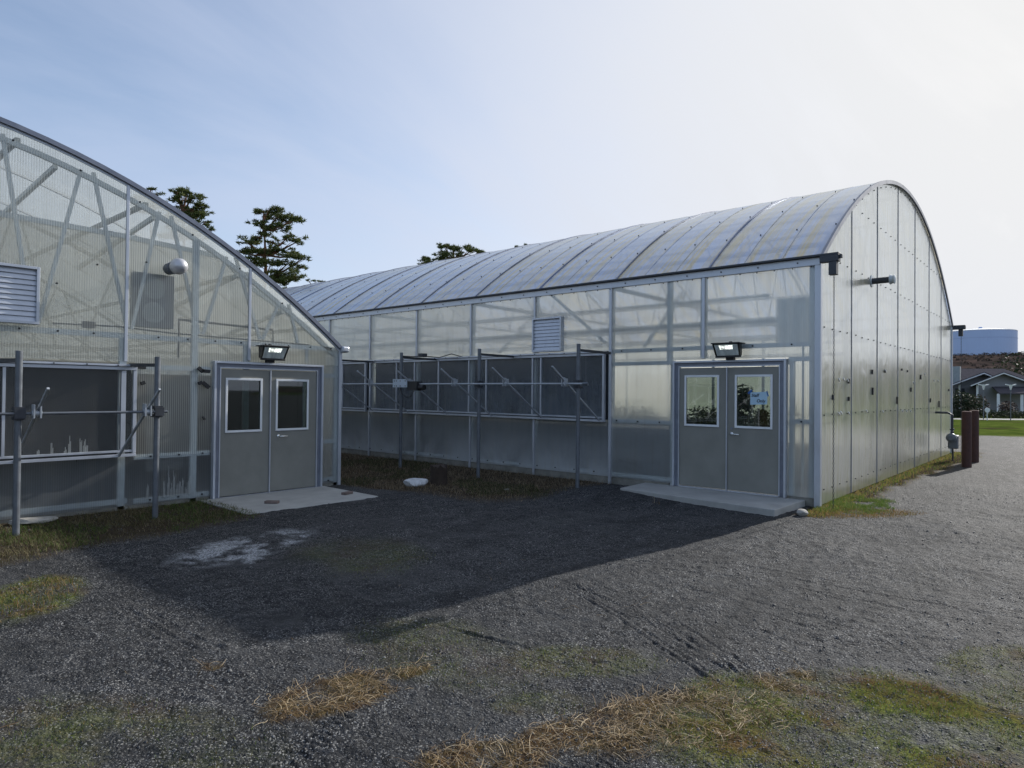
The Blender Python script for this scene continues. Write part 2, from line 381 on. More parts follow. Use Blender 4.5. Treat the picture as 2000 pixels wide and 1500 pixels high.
# ================================================================== RIGHT GREENHOUSE (B)
LB = 16; S = 1.866; W = 13.04; RB = 2.52; YL = LB * S
gb = thing('greenhouse', 'long arched greenhouse on the right with a bright end wall facing the gravel yard', 'greenhouse', (0, 0, 0))
gB = (W, E0, RB, 0.)
# long wall sheets
dY0, dY1, dz0, dh = .464, 2.414, .098, 2.19
for i in range(LB):
    a, b = i * S, (i + 1) * S
    z0 = 2.30 if i < 1 else (2.30 if i == 1 else 2.52)
    if i < 4: mt = M['poly_front']
    else: mt = M['poly_wall']
    if i == 1:
        sheet_x(gb, 'wall_panel', mt, 0, a, dY1, 2.30, E0 - .07); sheet_x(gb, 'wall_panel', mt, 0, dY1, b, .13, E0 - .07)
    else: sheet_x(gb, 'wall_panel', mt, 0, a, b, z0, E0 - .07)
    if i >= 2: sheet_x(gb, 'wall_panel', M['poly_low'], 0, a, b, .13, 1.21)
sheet_x(gb, 'wall_panel', M['poly_front'], 0, 0, dY0, .13, 2.30)
# far long wall
for i in range(LB): sheet_x(gb, 'wall_panel', M['poly_back'], W, i * S, (i + 1) * S, .05, E0)
# end walls
for k in range(7):
    gable_sheet(gb, 'end_wall_panel', M['poly_gable'], 0, k * W / 7, (k + 1) * W / 7, .02, gB, drop=.0)
    gable_sheet(gb, 'end_wall_panel', M['poly_back'], YL, k * W / 7, (k + 1) * W / 7, .02, gB, drop=.0)
# roof
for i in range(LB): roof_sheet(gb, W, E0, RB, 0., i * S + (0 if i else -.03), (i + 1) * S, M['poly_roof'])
ml = MB()
for i in range(1, LB): arc_bar(ml, W, E0, RB, 0., i * S - .07, .028, .02, .012)
ml.each('roof_batten', M['pipe2'], gb)
rk = MB(); arc_bar(rk, W, E0, RB, 0., -.035, .04, .075, -.02, 40); rk.build('rake_trim', M['alu_dark'], gb)
sm = MB()
for i in range(LB):
    for q in (.333, .667): arc_bar(sm, W, E0, RB, 0., (i + q) * S - .05, .006, .003, .003)
sm.each('sheet_seam', simple('grey seam line', (.30, .30, .30), .8), gb)  # thin grey strips along the roof sheet joints
pts = []
rs = MB()
for i in range(LB):
    for q in (0.0, .333, .667):
        for s in (.075, .16, .25, .36, .48, .6, .72, .84, .93):
            x, z = arch(W, E0, RB, 0., s); y = (i + q) * S + .02
            rs.box(x - .009, y - .009, z - .01, x + .009, y + .009, z + .016)
tag(rs.build('roof_screws', M['screw'], gb), kind='stuff')
# purlins + trusses
pu = MB()
for s in (.04, .13, .25, .37, .5, .63, .75, .87, .96):
    x, z = arch(W, E0, RB, 0., s); pu.box(x - .03, .05, z - .12, x + .03, YL - .05, z - .05)
pu.each('purlin', M['galv_in'], gb)
for i in range(0, LB + 1, 2):
    truss(gb, W, E0, RB, 0., min(max(i * S, .12), YL - .12), 3.72, 5)
# interior posts, brace
for X in (.07, W - .07):
    ip = MB()
    for i in range(0, LB + 1): 
        y = min(max(i * S + .03, .1), YL - .1)
        if abs(X - .07) < .01 and i == 1: ip.box(X - .04, y - .045, 2.34, X + .04, y + .045, 3.8)
        else: ip.box(X - .04, y - .045, 0, X + .04, y + .045, 3.8)
    ip.each('wall_post', M['galv'], gb)
ep = MB()
for k in range(1, 7): ep.box(k * W / 7 - .03, .05, 0, k * W / 7 + .03, .12, archz(*gB, k * W / 7) - .2)
for z in (1.4, 2.78, 3.9): ep.box(.1 if z < 3.85 else .3, .04, z - .03, W - .1 if z < 3.85 else W - .3, .10, z + .03)
ep.each('end_wall_girt', M['galv'], gb)
# outside caps
cp = MB()
for i in range(LB + 1):
    y = i * S
    if i == 1: cp.box(-.035, y - .026, 2.325, .004, y + .026, E0 - .1)
    elif i > 2: cp.box(-.035, y - .02, 2.55, .004, y + .02, E0 - .1); cp.box(-.035, y - .02, .0, .004, y + .02, 1.17)
    elif i == 2: cp.box(-.04, y - .026, .0, .004, y + .026, E0 - .1)
cp.each('batten', M['alu'], gb, bevel=.003)
cc = MB(); cc.box(-.04, -.04, -.02, .05, .05, E0 - .02); cc.box(W - .04, -.03, 0, W + .04, .05, E0 + .02)
cc.each('corner_trim', M['alu'], gb, bevel=.004)
# girts on long wall
gi = MB()
for y0, y1, z in ((.06, dY0 - .03, 1.3), (dY1 + .03, 3.70, 1.2), (.06, 3.70, 2.51), (dY1 + .03, 3.70, 2.27), (2.44, 3.70, .19), (.06, dY0 - .02, 2.28)):
    gi.box(.006, y0, z - .035, .05, y1, z + .035)
gi.box(.008, 3.76, .16, .05, YL - .1, .23); gi.box(-.02, 2.53, 2.62, .0, 2.58, 3.72) if False else None
gi.each('girt', M['galv'], gb)
xp = MB(); xp.box(.03, 2.50, 2.3, .11, 2.58, 3.8); xp.box(.03, dY1 + .02, 0, .10, dY1 + .09, 2.3); xp.box(.03, dY0 - .09, 0, .1, dY0 - .02, 2.3); xp.each('door_post', M['galv'], gb)
screws(gb, [(-.001, y, 2.51) for y in np.arange(.4, 3.7, .62)] + [(-.001, y, 1.2) for y in np.arange(2.7, 3.7, .45)] + [(-.001, y, .2) for y in np.arange(4.1, 14, .47)] + [(-.001, y, 1.3) for y in (.25,)], 0)
# eave beam, gutter, fascia
ev = MB(); ev.box(-.05, -.03, E0 - .13, .0, YL, E0 - .015); ev.build('eave_board', M['alu'], gb, bevel=.004)
sw = MB()
for y in np.arange(.3, YL, .62): sw.tube([(-.05, y, E0 - .07), (-.062, y, E0 - .07)], .012, 6)
for y in np.arange(.1, YL, .28): sw.tube([(-.038, y, E0 - .145), (-.05, y, E0 - .15)], .01, 5)
tag(sw.build('eave_screws', M['screw'], gb), kind='stuff')
for sgn, X in ((-1, -.0), (1, W)):
    gt = MB(); x0, x1 = (X - .13, X - .004) if sgn < 0 else (X + .004, X + .2)
    z = E0 - .012
    if sgn < 0:
        gt.box(x0, -.31, z, x1, YL, z + .03); gt.box(x0, -.31, z - .1, x1, -.045, z - .001)
    else: gt.box(x0, -.34, z - .09, x1, YL, z + .03)
    g_ = gt.build('gutter', M['dark_steel'], gb, bevel=.003)
    ot = MB(); xm = (x0 + x1) / 2; ot.box(xm - .055, -.28, z - .30, xm + .055, -.17, z - .1); ot.box(xm - .03, -.35, z - .055, xm + .03, -.31, z + .0)
    ot.build('outlet_box', M['dark_steel'], g_, bevel=.004)
    ch = MB(); zz = z - .30; k = 0
    while zz > .03:
        r1 = .011
        a = [(xm + (math.cos(t) * r1 if k % 2 else 0), -.235 + (0 if k % 2 else math.cos(t) * r1), zz - .022 + math.sin(t) * .022) for t in np.linspace(0, 2 * math.pi, 7)]
        ch.tube(a, .0035, 4, False); zz -= .037; k += 1
    tag(ch.build('rain_chain', M['dark_steel'], g_), kind='stuff')
# end-wall seams and screws
se = MB()
for k in range(1, 7): x = k * W / 7; se.box(x - .008, -.01, .02, x + .008, -.001, archz(*gB, x) - .03)
se.each('sheet_joint', M['alu_dark'], gb)
pts = []
for k in range(7):
    for q in (.15, .38, .62, .85):
        x = (k + q) * W / 7
        for z in (.25, 1.41, 2.78, 3.93): 
            if z < archz(*gB, x) - .3: pts.append((x, -.001, z + random.uniform(-.01, .01)))
        pts.append((x, -.001, archz(*gB, x) - .12)); 
        if archz(*gB, x) > 5.4: pts.append((x, -.001, 5.05))
screws(gb, pts, 1, .011)
# dark clips and holes on end wall
cl = MB()
for px, py, w, h in ((1625, 771, 5, 10), (1656, 740, 4, 9), (1703, 757, 5, 14), (1702, 722, 3, 9), (1751, 775, 4, 14), (1778, 757, 3, 8), (1797, 732, 3, 9), (1816, 778, 3, 8), (1833, 783, 3, 12), (1656, 775, 4, 8), (1852, 760, 3, 4), (1727, 722, 4, 6), (1760, 720, 2, 4), (1771, 723, 2, 4)):
    p = onp(px, py, 1, 0); q = onp(px, py + h, 1, 0); ww = w / 2 / 2000 * 24 * (p.x + 10) / 20
    cl.box(p.x - ww, -.03, q.z, p.x + ww, -.002, p.z)
cl.each('hanging_clip', M['black'], gb)
wc = MB()
for px, py in ((1636, 742), (1645, 741), (1653, 743), (1727, 725), (1804, 731), (1822, 743), (1830, 744), (1782, 748), (1636, 808), (1655, 807), (1640, 806), (1690, 803), (1722, 804), (1760, 803), (1768, 803), (1776, 803)):
    p = onp(px, py, 1, 0); wc.bar((p.x - .05, -.03, p.z + .02), (p.x + .05, -.02, p.z - .02), .02, .02)
wc.each('wire_clip', M['white'], gb)
# flue on end wall
fx, fz = 3.28, 3.9
fl = MB(); fl.tube([(fx, .05, fz), (fx, -.32, fz)], .058, 18); fp = fl.build('flue_pipe', M['dark_steel'], gb, smooth=False)
f2 = MB(); f2.tube([(fx, -.30, fz), (fx, -.31, fz), (fx, -.355, fz), (fx, -.39, fz), (fx, -.405, fz)], [.07, .095, .075, .085, .03], 20); f2.tube([(fx, -.0, fz), (fx, -.012, fz)], .115, 20)
f2.build('flue_cap', M['galv'], fp, smooth=False)
# double door, door posts
double_door(gb, 0, 0., dY0, dY1, dz0, dh, [(.68, 1.30, 1.16, 2.04), (1.57, 2.20, 1.16, 2.04)], 1.435, (1.35, 1.06, -1))
dsz = MB(); dsz.box(.035, dY0, 2.2, .09, dY1, 2.29); dsz.build('door_header', M['galv'], gb)
louver(gb, 0, 0., 4.85, 5.60, 2.55, 3.25, 9)
# flap vents on the long wall
def flap(par, axis, P, a0, a1, z0, z1, mulls, mat, curtain):
    def B(mb, a, b, c, d, o0, o1):
        if axis == 0: return mb.box(P + o0, a, c, P + o1, b, d)
        return mb.box(a, P + o0, c, b, P + o1, d)
    mb = MB()
    B(mb, a0, a1, z1 - .045, z1, -.10, -.03); B(mb, a0, a1, z1 + .006, z1 + .035, -.13, .0)
    B(mb, a0, a0 + .045, z0, z1 - .046, -.09, -.03); B(mb, a1 - .045, a1, z0, z1 - .046, -.09, -.03)
    B(mb, a0, a1, z0 - .045, z0 - .005, -.10, -.02); B(mb, a0 + .05, a1 - .05, z0 + .02, z0 + .05, -.085, -.035)
    f = mb.build('vent_flap', M['alu'], par, bevel=.003)
    mu = MB()
    for m_ in mulls: B(mu, m_ - .016, m_ + .016, z0 + .052, z1 - .048, -.082, -.04)
    mu.each('mullion', M['alu'], f)
    if axis == 0: MB().poly([(P - .055, a0 + .03, z0), (P - .055, a1 - .03, z0), (P - .055, a1 - .03, z1 - .02), (P - .055, a0 + .03, z1 - .02)], [(a0, 0), (a1, 0), (a1, z1 - z0), (a0, z1 - z0)]).build('flap_sheet', mat, f)
    else: MB().poly([(a0 + .03, P - .055, z0), (a1 - .03, P - .055, z0), (a1 - .03, P - .055, z1 - .02), (a0 + .03, P - .055, z1 - .02)], [(a0, 0), (a1, 0), (a1, z1 - z0), (a0, z1 - z0)]).build('flap_sheet', mat, f)
    cu = MB(); B(cu, a0, a1, z0 - .02, z1 + .05, .12, .14); cu.build('dimming_curtain', curtain, par)  # dark sheet added behind the opening so the flap looks dark
    scw = MB()
    for a in np.arange(a0 + .15, a1, .38): B(scw, a - .008, a + .008, z1 + .012, z1 + .028, -.14, -.13)
    tag(scw.build('hood_screws', M['screw'], f), kind='stuff')
flap(gb, 0, 0., 3.83, 11.12, 1.21, 2.48, [5.38, 5.6, 6.92, 7.46, 8.47, 9.33, 10.02], M['poly_flap'], M['curtain'])
flap(gb, 0, 0., 11.28, 18.6, 1.21, 2.48, [12.33, 13.9, 15.4, 17.], M['poly_flap'], M['curtain'])
# footing
ft = MB(); ft.box(.012, dY1 + .1, -.1, .14, YL, .14); ft.box(.012, .02, -.1, .14, dY0 - .02, .14); ft.each('footing', M['footing'], gb)
kn = MB(); kn.box(.16, 2.46, .0, .18, YL - .2, 1.16); kn.build('dimming_sheet', M['dimmer'], gb)  # added sheet that darkens the low wall panels from inside
# interior: benches, pipes, lights
bt = MB(); bl = MB()
for X0, X1 in ((.9, 2.5), (3.4, 5.0), (6.0, 7.6), (8.6, 10.2), (11., 12.6)):
    bt.box(X0, 2.8 if X0 < 3 else 3.2, .78, X1, 26, .84)
    for y in np.arange(3.4, 26, 2.2): bl.box(X0 + .1, y, 0, X0 + .15, y + .05, .78); bl.box(X1 - .15, y, 0, X1 - .1, y + .05, .78)
bt.each('bench', M['cloth_bench'], gb); tag(bl.build('bench_leg', M['galv'], gb), kind='stuff')
def bush(mb, c, r, n, size, zs=1.0, shell=.4):
    for _ in range(n):
        d = Vector((random.gauss(0, 1), random.gauss(0, 1), random.gauss(0, 1))).normalized() * r * (random.random() ** shell)
        d.z *= zs; p = Vector(c) + d
        a = Vector((random.gauss(0, 1), random.gauss(0, 1), random.gauss(0, .6))).normalized(); b = a.cross(Vector((random.gauss(0, 1), random.gauss(0, 1), random.gauss(0, 1)))).normalized()
        s_ = size * random.uniform(.6, 1.3)
        mb.raw([p - a * s_, p + b * s_ * .4, p + a * s_, p - b * s_ * .4], [(0, 1, 2, 3)])
bp_ = MB()
for X0, X1, z1, sc_ in ((3.5, 4.9, .84, .3), (6.1, 7.5, .84, .36), (8.7, 10.1, .84, .34)):
    for k in range(46): bush(bp_, (random.uniform(X0, X1), random.uniform(3.4, 24), z1 + sc_ * .6), random.uniform(.5, 1.2) * sc_, 60, .07, 1.1)
tag(bp_.build('bench_plants', leafy('bench crop', [(.03, .05, .02), (.07, .10, .03), (.10, .10, .05)], .2)), 'mass of low plants on the benches inside the right greenhouse', 'plants', kind='stuff')
pw = MB(); pw.box(.3, 9.3, 0, 5.2, 9.36, 2.1); pw.each('dimming_partition', M['dimmer2'], gb)  # added panel that dims the bright view through to the far wall
pp = MB()
for X, z, r in ((1.2, 3.5, .03), (1.5, 3.1, .045), (2.6, 2.86, .03), (4.2, 3.3, .05), (6.2, 2.7, .04), (9., 3.2, .05)): pp.tube([(X, 1.2, z), (X, 27, z - .03)], r, 8)
pp.tube([(.25, .5, 3.0), (.25, .35, 2.9), (.22, .3, 2.6), (.22, .3, .3)], .02, 8)
for a, b in (((.3, 3.2, 2.6), (1.8, 3.2, 3.8)), ((.3, 6.9, 2.6), (1.8, 6.9, 3.8)), ((.3, 10.6, 2.6), (1.8, 10.6, 3.8)), ((.2, 4., 2.7), (.2, 5.4, 3.8))): pp.bar(a, b, .05, .05)
pp.each('pipework', M['galv'], gb)
du = MB(); du.box(1.0, .5, 2.62, 1.6, 1.0, 3.4); du.build('heater_unit', M['galv'], gb)
flr = MB(); flr.poly([(.15, .1, .012), (W - .05, .1, .012), (W - .05, YL - .1, .012), (.15, YL - .1, .012)]); flr.build('greenhouse_floor', M['floor'], gb)
# some plants standing on benches seen through door window
leafg = leafy('bench plant leaves', [(.02, .05, .015), (.05, .12, .03), (.08, .17, .04)], .35)
pl_ = onp(1452, 812, 0, 1.3)
for k, (x, y, r) in enumerate(((pl_.x, pl_.y, .22),)):
    t_ = thing('potted_plant', ['bushy green potted plant behind the glazed door of the right greenhouse', 'small potted plant on a bench inside the right greenhouse', 'low potted plant by the wall vent inside the right greenhouse'][k], 'plant', (x, y, pl_.z - .45))
    z0 = pl_.z - .45
    q = MB(); q.tube([(x, y, z0), (x, y, z0 + .25)], [.1, .14], 14); q.build('pot', M['pot'], t_)
    q = MB(); bush(q, (x, y, z0 + .3 + r * (1.6 if k == 0 else .8)), r, 500, .06, 1.9 if k == 0 else 1.); q.tube([(x, y, z0 + .2), (x, y, z0 + .3 + r)], .012, 5); q.build('foliage', leafg, t_)

# ================================================================== LEFT GREENHOUSE (A)
YA = 7.19; XA = -3.685; EA = 2.47; RA = 2.72; XB = XA - W; LA = 9
ga = thing('greenhouse', 'greenhouse on the left with zigzag trusses showing through its clear fluted gable wall', 'greenhouse', (XA, YA, 0))
gA = (W, EA, RA, XB)
aX0, aX1, az0, ah = -6.014, -4.064, -.0, 2.16
bays = [XA, -5.43, -7.26, -9.09, -10.92, -12.75, -14.58, XB]
for i in range(7):
    x1, x0 = bays[i], bays[i + 1]
    gable_sheet(ga, 'end_wall_panel', M['poly_clear'], YA, x0, x1, 2.165 if i < 1 else 2.10, gA)
    gable_sheet(ga, 'end_wall_panel', M['poly_back'], YA + LA * S, x0, x1, .02, gA)
    if i == 1: pass
    if i >= 2: sheet_y(ga, 'end_wall_panel', M['poly_low_a'], YA, x0, x1, .05, .77)
sheet_y(ga, 'end_wall_panel', M['poly_low_a'], YA, aX1, XA, .05, 2.165)
sheet_y(ga, 'end_wall_panel', M['poly_low_a'], YA, -7.13, aX0, .05, .73)
sheet_y(ga, 'end_wall_panel', M['poly_clear'], YA, -7.13, aX0, .73, 2.10)
sheet_y(ga, 'end_wall_panel', M['poly_low_a'], YA, -7.26, -7.13, .05, .77)
for i in range(LA):
    roof_sheet(ga, W, EA, RA, XB, YA + i * S - (.0 if i else .05), YA + (i + 1) * S, M['poly_roof_a'])
    sheet_x(ga, 'wall_panel', M['poly_back'], XA, YA + i * S, YA + (i + 1) * S, .05, EA)
    sheet_x(ga, 'wall_panel', M['poly_back'], XB, YA + i * S, YA + (i + 1) * S, .05, EA)
rk = MB(); arc_bar(rk, W, EA, RA, XB, YA - .04, .05, .06, .012, 40); rk.build('rake_trim', M['alu_dark'], ga)
rk = MB(); arc_bar(rk, W, EA, RA, XB, YA - .012, .02, .03, -.035, 40); rk.build('rake_flashing', M['alu'], ga)
ml = MB()
for i in range(1, LA): arc_bar(ml, W, EA, RA, XB, YA + i * S, .04, .03, .012)
ml.each('roof_batten', M['alu'], ga)
pu = MB()
for s in (.04, .13, .25, .37, .5, .63, .75, .87, .96):
    x, z = arch(W, EA, RA, XB, s); pu.box(x - .03, YA + .2, z - .10, x + .03, YA + LA * S - .05, z - .04)
pu.each('purlin', M['galv_in'], ga)
for i in (2, 4, 6, 8): truss(ga, W, EA, RA, XB, YA + i * S, 2.45, 8)
# gable truss from the photograph's joints
gtm = MB(); YT = YA + .10
arc_bar(gtm, W, EA - .17, RA, XB, YT, .05, .07, 0, 40, .0, .995)
gtm.bar((XB + .05, YT, 2.47), (XA - .05, YT, 2.47), .05, .075)
tr_ = gtm.build('gable_truss', M['galv'], ga)
wb = MB()
def TP(px, py): return onp(px, py, 1, YT)
for (a, b) in (((5, 262), (45, 520)), ((158, 332), (75, 630)), ((182, 337), (248, 640)), ((311, 414), (257, 643)), ((334, 422), (388, 652)), ((442, 502), (396, 653)), ((460, 503), (507, 663)), ((546, 590), (512, 663)), ((563, 594), (581, 670))):
    wb.bar(TP(*a), TP(*b), .045, .045, (0, 1, 0))
for k in range(5):
    xx = -9.9 - k * 1.45; zz = archz(*gA, xx) - .22
    if zz > 2.7: wb.bar((xx - .08, YT, zz), (xx - .65, YT, 2.47), .045, .045, (0, 1, 0)); wb.bar((xx + .08, YT, zz), (xx + .6, YT, 2.47), .045, .045, (0, 1, 0))
wb.each('truss_web', M['galv'], tr_)
# diagonals from the gable truss back to the next frame
dg = MB()
for xx in (-8.1, -6.86, -5.55, -4.75):
    zz = archz(*gA, xx) - .22; dg.bar((xx, YT + .05, zz), (xx - .25, YT + 2.6, zz - .5), .05, .06)
dg.each('brace', M['galv'], ga)
# inner milky partition + its beam
YP = YA + .30
r_ = (YP - CAM.y) / (YA - CAM.y)
def PP(x, z): return (CAM.x + (x - CAM.x) * r_, CAM.z + (z - CAM.z) * r_)
edge = [PP(-3.95, 2.60), PP(-4.61, 2.94), PP(-5.41, 3.37), PP(-5.92, 3.80), PP(-7.38, 3.87), PP(-8.9, 3.89)]
edge += [(XB + W * .2, edge[-1][1])]
pts = [(XB + .3, 2.0), (XA - .1, 2.0), (XA - .1, 2.4)] + edge + [(XB + .3, 2.5)]
MB().poly([(x, YP, z) for x, z in pts], [(x, z) for x, z in pts]).build('inner_sheet', M['poly_tan'], ga)
ib = MB()
for a, b in zip(edge[:-1], edge[1:]): ib.bar((a[0], YP - .03, a[1]), (b[0], YP - .03, b[1]), .04, .07, (0, 0, 1))
ib.bar((edge[0][0], YP - .03, edge[0][1]), (XA - .1, YP - .03, 2.4), .04, .06)
ib.build('inner_frame', M['galv'], ga)
fn = MB(); fn.box(-7.12, YA + .14, 2.62, -6.55, YP - .04, 3.42); fo = fn.build('fan_box', M['meter'], ga, bevel=.01)
fr_ = MB()
for zc in (2.84, 3.2):
    fr_.tube([(-6.84, YA + .14, zc), (-6.84, YA + .132, zc)], .16, 28); fr_.tube([(-6.84, YA + .132, zc), (-6.84, YA + .12, zc)], .05, 20)
fr_.each('fan_guard', M['galv_in'], fo)
pj = MB(); pj.tube([(-6.45, YA + .2, 2.2), (-6.45, YA + .2, 2.78), (-4.9, YA + .2, 2.74), (-4.9, YA + .2, 2.5)], .018, 8)
pj.tube([(-8.1, YA + .16, 2.58), (-7.3, YA + .16, 2.6), (-6.6, YA + .16, 2.56), (-4.2, YA + .16, 2.52)], .012, 6); pj.box(-7.75, YA + .13, 2.55, -7.6, YA + .2, 2.64)
pj.each('conduit', M['dark_steel'], ga)
ip = MB()
for x in (-5.45, -6.28, -7.28, -9.09, -10.92, -12.75, -14.58): ip.box(x - .045, YA + .012, 0, x + .045, YA + .07, 2.43 if x > -5.6 or abs(x + 6.28) > .1 else archz(*gA, x) - .2)
for x in (-3.75, -4.35, XB + .06): ip.box(x - .035, YA + .012, 0, x + .035, YA + .07, 2.43) if x != -4.35 else ip.box(x - .02, YA + .012, 2.2, x + .02, YA + .05, 2.43)
ip.each('wall_post', M['galv'], ga)
ip = MB()
for i in range(1, LA + 1): ip.box(XA - .09, YA + i * S - .04, 0, XA - .02, YA + i * S + .04, EA); ip.box(XB + .02, YA + i * S - .04, 0, XB + .09, YA + i * S + .04, EA)
ip.each('side_post', M['galv'], ga)
gi = MB()
for x0, x1, z in ((-7.12, aX0 - .02, 2.03), (-7.12, aX0 - .02, .73), (-7.12, aX0 - .02, .10), (aX1 + .02, XA - .02, 1.98), (aX1 + .02, XA - .02, .80), (aX1 + .02, XA - .02, .12), (XB + .1, -7.2, .12)):
    gi.box(x0, YA + .006, z - .035, x1, YA + .045, z + .035)
gi.each('girt', M['galv'], ga)
cp = MB()
for x in bays[1:-1]: cp.box(x - .02, YA - .035, 2.19 if x > -6 else 2.10, x + .02, YA + .004, archz(*gA, x) - .03)
cp.each('batten', M['alu'], ga, bevel=.003)
cc = MB()
for x in (XA, XB): cc.box(x - .03, YA - .03, 0, x + .03, YA + .03, EA - .02)
cc.each('corner_trim', M['alu'], ga, bevel=.004)
gt = MB(); gt.box(XA - .02, YA - .12, EA - .06, XA + .13, YA + LA * S, EA + .05); gt.build('gutter', M['alu'], ga, bevel=.03)
screws(ga, [(x, YA - .001, 2.47) for x in np.arange(-8.5, -3.8, .42)] + [(x, YA - .001, archz(*gA, x) - .17) for x in np.arange(-8.6, -4.2, .75)] + [p[:] for p in [(-7.63, YA - .001, 3.42), (-8.1, YA - .001, 3.1), (-7.0, YA - .001, 3.55)]] + [(x, YA - .001, .73) for x in (-6.9, -6.5, -6.15)] + [(x, YA - .001, .10) for x in (-6.9, -6.5, -6.15, -3.9)], 1)
double_door(ga, 1, YA, aX0, aX1, az0, ah, [(-5.82, -5.20, 1.03, 1.90), (-4.96, -4.34, 1.03, 1.90)], -5.06, (-4.90, .94, 1))
dsz = MB(); dsz.box(aX0, YA + .035, 2.1, aX1, YA + .09, 2.17); dsz.build('door_header', M['galv'], ga)
louver(ga, 1, YA, -9.25, -8.31, 2.53, 3.27, 10)
flap(ga, 1, YA, -15.9, -7.13, .80, 2.02, [-8.66, -10.2, -11.8, -13.4], M['poly_flap_a'], M['curtain_black'])
fm = MB(); fm.box(-7.33, YA - .088, .86, -7.27, YA - .04, 1.96); fm.build('flap_stile', M['alu'], ga)
# calcium streaks on flap foot and panel foot
wsn = MB()
for base, z0, y in ((None, .84, YA - .062), (None, .12, YA - .006)):
    rnd = random.Random(3)
    xs = [(-8.3, .10), (-8.15, .2), (-8.0, .10), (-7.95, .24), (-7.82, .22), (-7.78, .2), (-7.75, .12)] if z0 > .5 else [(-6.95, .30), (-6.72, .3), (-6.66, .5), (-6.62, .2), (-6.58, .42), (-6.54, .2), (-6.5, .25), (-6.46, .3), (-6.4, .2), (-6.36, .3)]
    for x, h in xs:
        for k in range(3): a = x + k * .011; hh = h * rnd.uniform(.4, 1); wsn.poly([(a, y, z0), (a + .006, y, z0), (a + .006, y, z0 + hh), (a, y, z0 + hh)])
tag(wsn.build('lime_streaks', simple('chalky lime deposit', (.38, .40, .39), .9, 0, .1), ga), kind='stuff')
# flue
fx, fz = -6.68, 3.50
fl = MB(); fl.tube([(fx, YA + .02, fz), (fx, YA - .30, fz)], .085, 22); fp = fl.build('flue_pipe', M['meter'], ga)
f2 = MB(); pr = [(YA - .28, .112), (YA - .33, .118), (YA - .34, .112), (YA - .39, .108), (YA - .435, .085), (YA - .46, .05), (YA - .468, .012)]
f2.tube([(fx, a, fz) for a, b in pr], [b for a, b in pr], 26); f2.build('flue_cap', simple('flue cap aluminium', (.62, .62, .64), .4, .4, .08), fp, smooth=True)
f2 = MB(); f2.tube([(fx, YA - .14, fz), (fx, YA - .16, fz)], .094, 22); f2.build('flue_ring', M['alu_dark'], fp)
# black clips hung beside the door
cl = MB()
for px, py, dx, dz in ((392, 722, -.07, .06), (402, 725, .12, -.01), (391, 748, .05, .02), (402, 752, .10, -.08), (274, 717, .14, -.01), (279, 748, .05, .02), (398, 817, .02, .01)):
    p = onp(px, py, 1, YA - .06); cl.bar((p.x - dx / 2, p.y, p.z - dz / 2), (p.x + dx / 2, p.y, p.z + dz / 2 + .001), .05, .045, (0, 1, 0))
cl.each('clip', M['black'], ga)
# interior floor, shelving, inner door
flr = MB(); flr.poly([(XB + .1, YA + .1, .012), (XA - .1, YA + .1, .012), (XA - .1, YA + LA * S - .1, .012), (XB + .1, YA + LA * S - .1, .012)]); flr.build('greenhouse_floor', M['floor'], ga)
bt = MB(); bl = MB()
for X0, X1, y0 in ((-5.0, -4.0, 9.5), (-8.2, -6.6, 9.2), (-11.5, -9.5, 9.2), (-15, -13, 9.2)):
    bt.box(X0, y0, .78, X1, 22, .84)
    for y in np.arange(y0 + .3, 22, 2.2): bl.box(X0 + .1, y, 0, X0 + .15, y + .05, .78); bl.box(X1 - .15, y, 0, X1 - .1, y + .05, .78)
bt.each('bench', M['cloth_bench'], ga); tag(bl.build('bench_leg', M['galv'], ga), kind='stuff')
ind = MB(); ind.box(-6.78, YA + .5, .45, -6.05, YA + .56, 1.85); ind.build('cabinet', M['cloth_bench'], ga)
kn = MB(); kn.box(XB + .3, YA + 1.0, 0, XA - .12, YA + 1.03, .78); kn.box(XB + .3, YA + 1.0, .785, -6.95, YA + 1.03, 2.0); kn.each('inner_dimming_sheet', M['dimmer'], ga)  # added dark sheets standing in for the dim lower interior
kn = MB(); kn.box(-6.94, YA + 1.0, .785, XA - .12, YA + 1.03, 1.95); kn.build('inner_dimming_sheet', M['dimmer2'], ga)  # added mid grey sheet, dims the interior beside and behind the door
ft = MB(); ft.box(XB + .05, YA + .012, -.1, aX0 - .02, YA + .14, .05); ft.box(aX1 + .02, YA + .012, -.1, XA - .01, YA + .14, .05); ft.each('footing', M['footing'], ga)

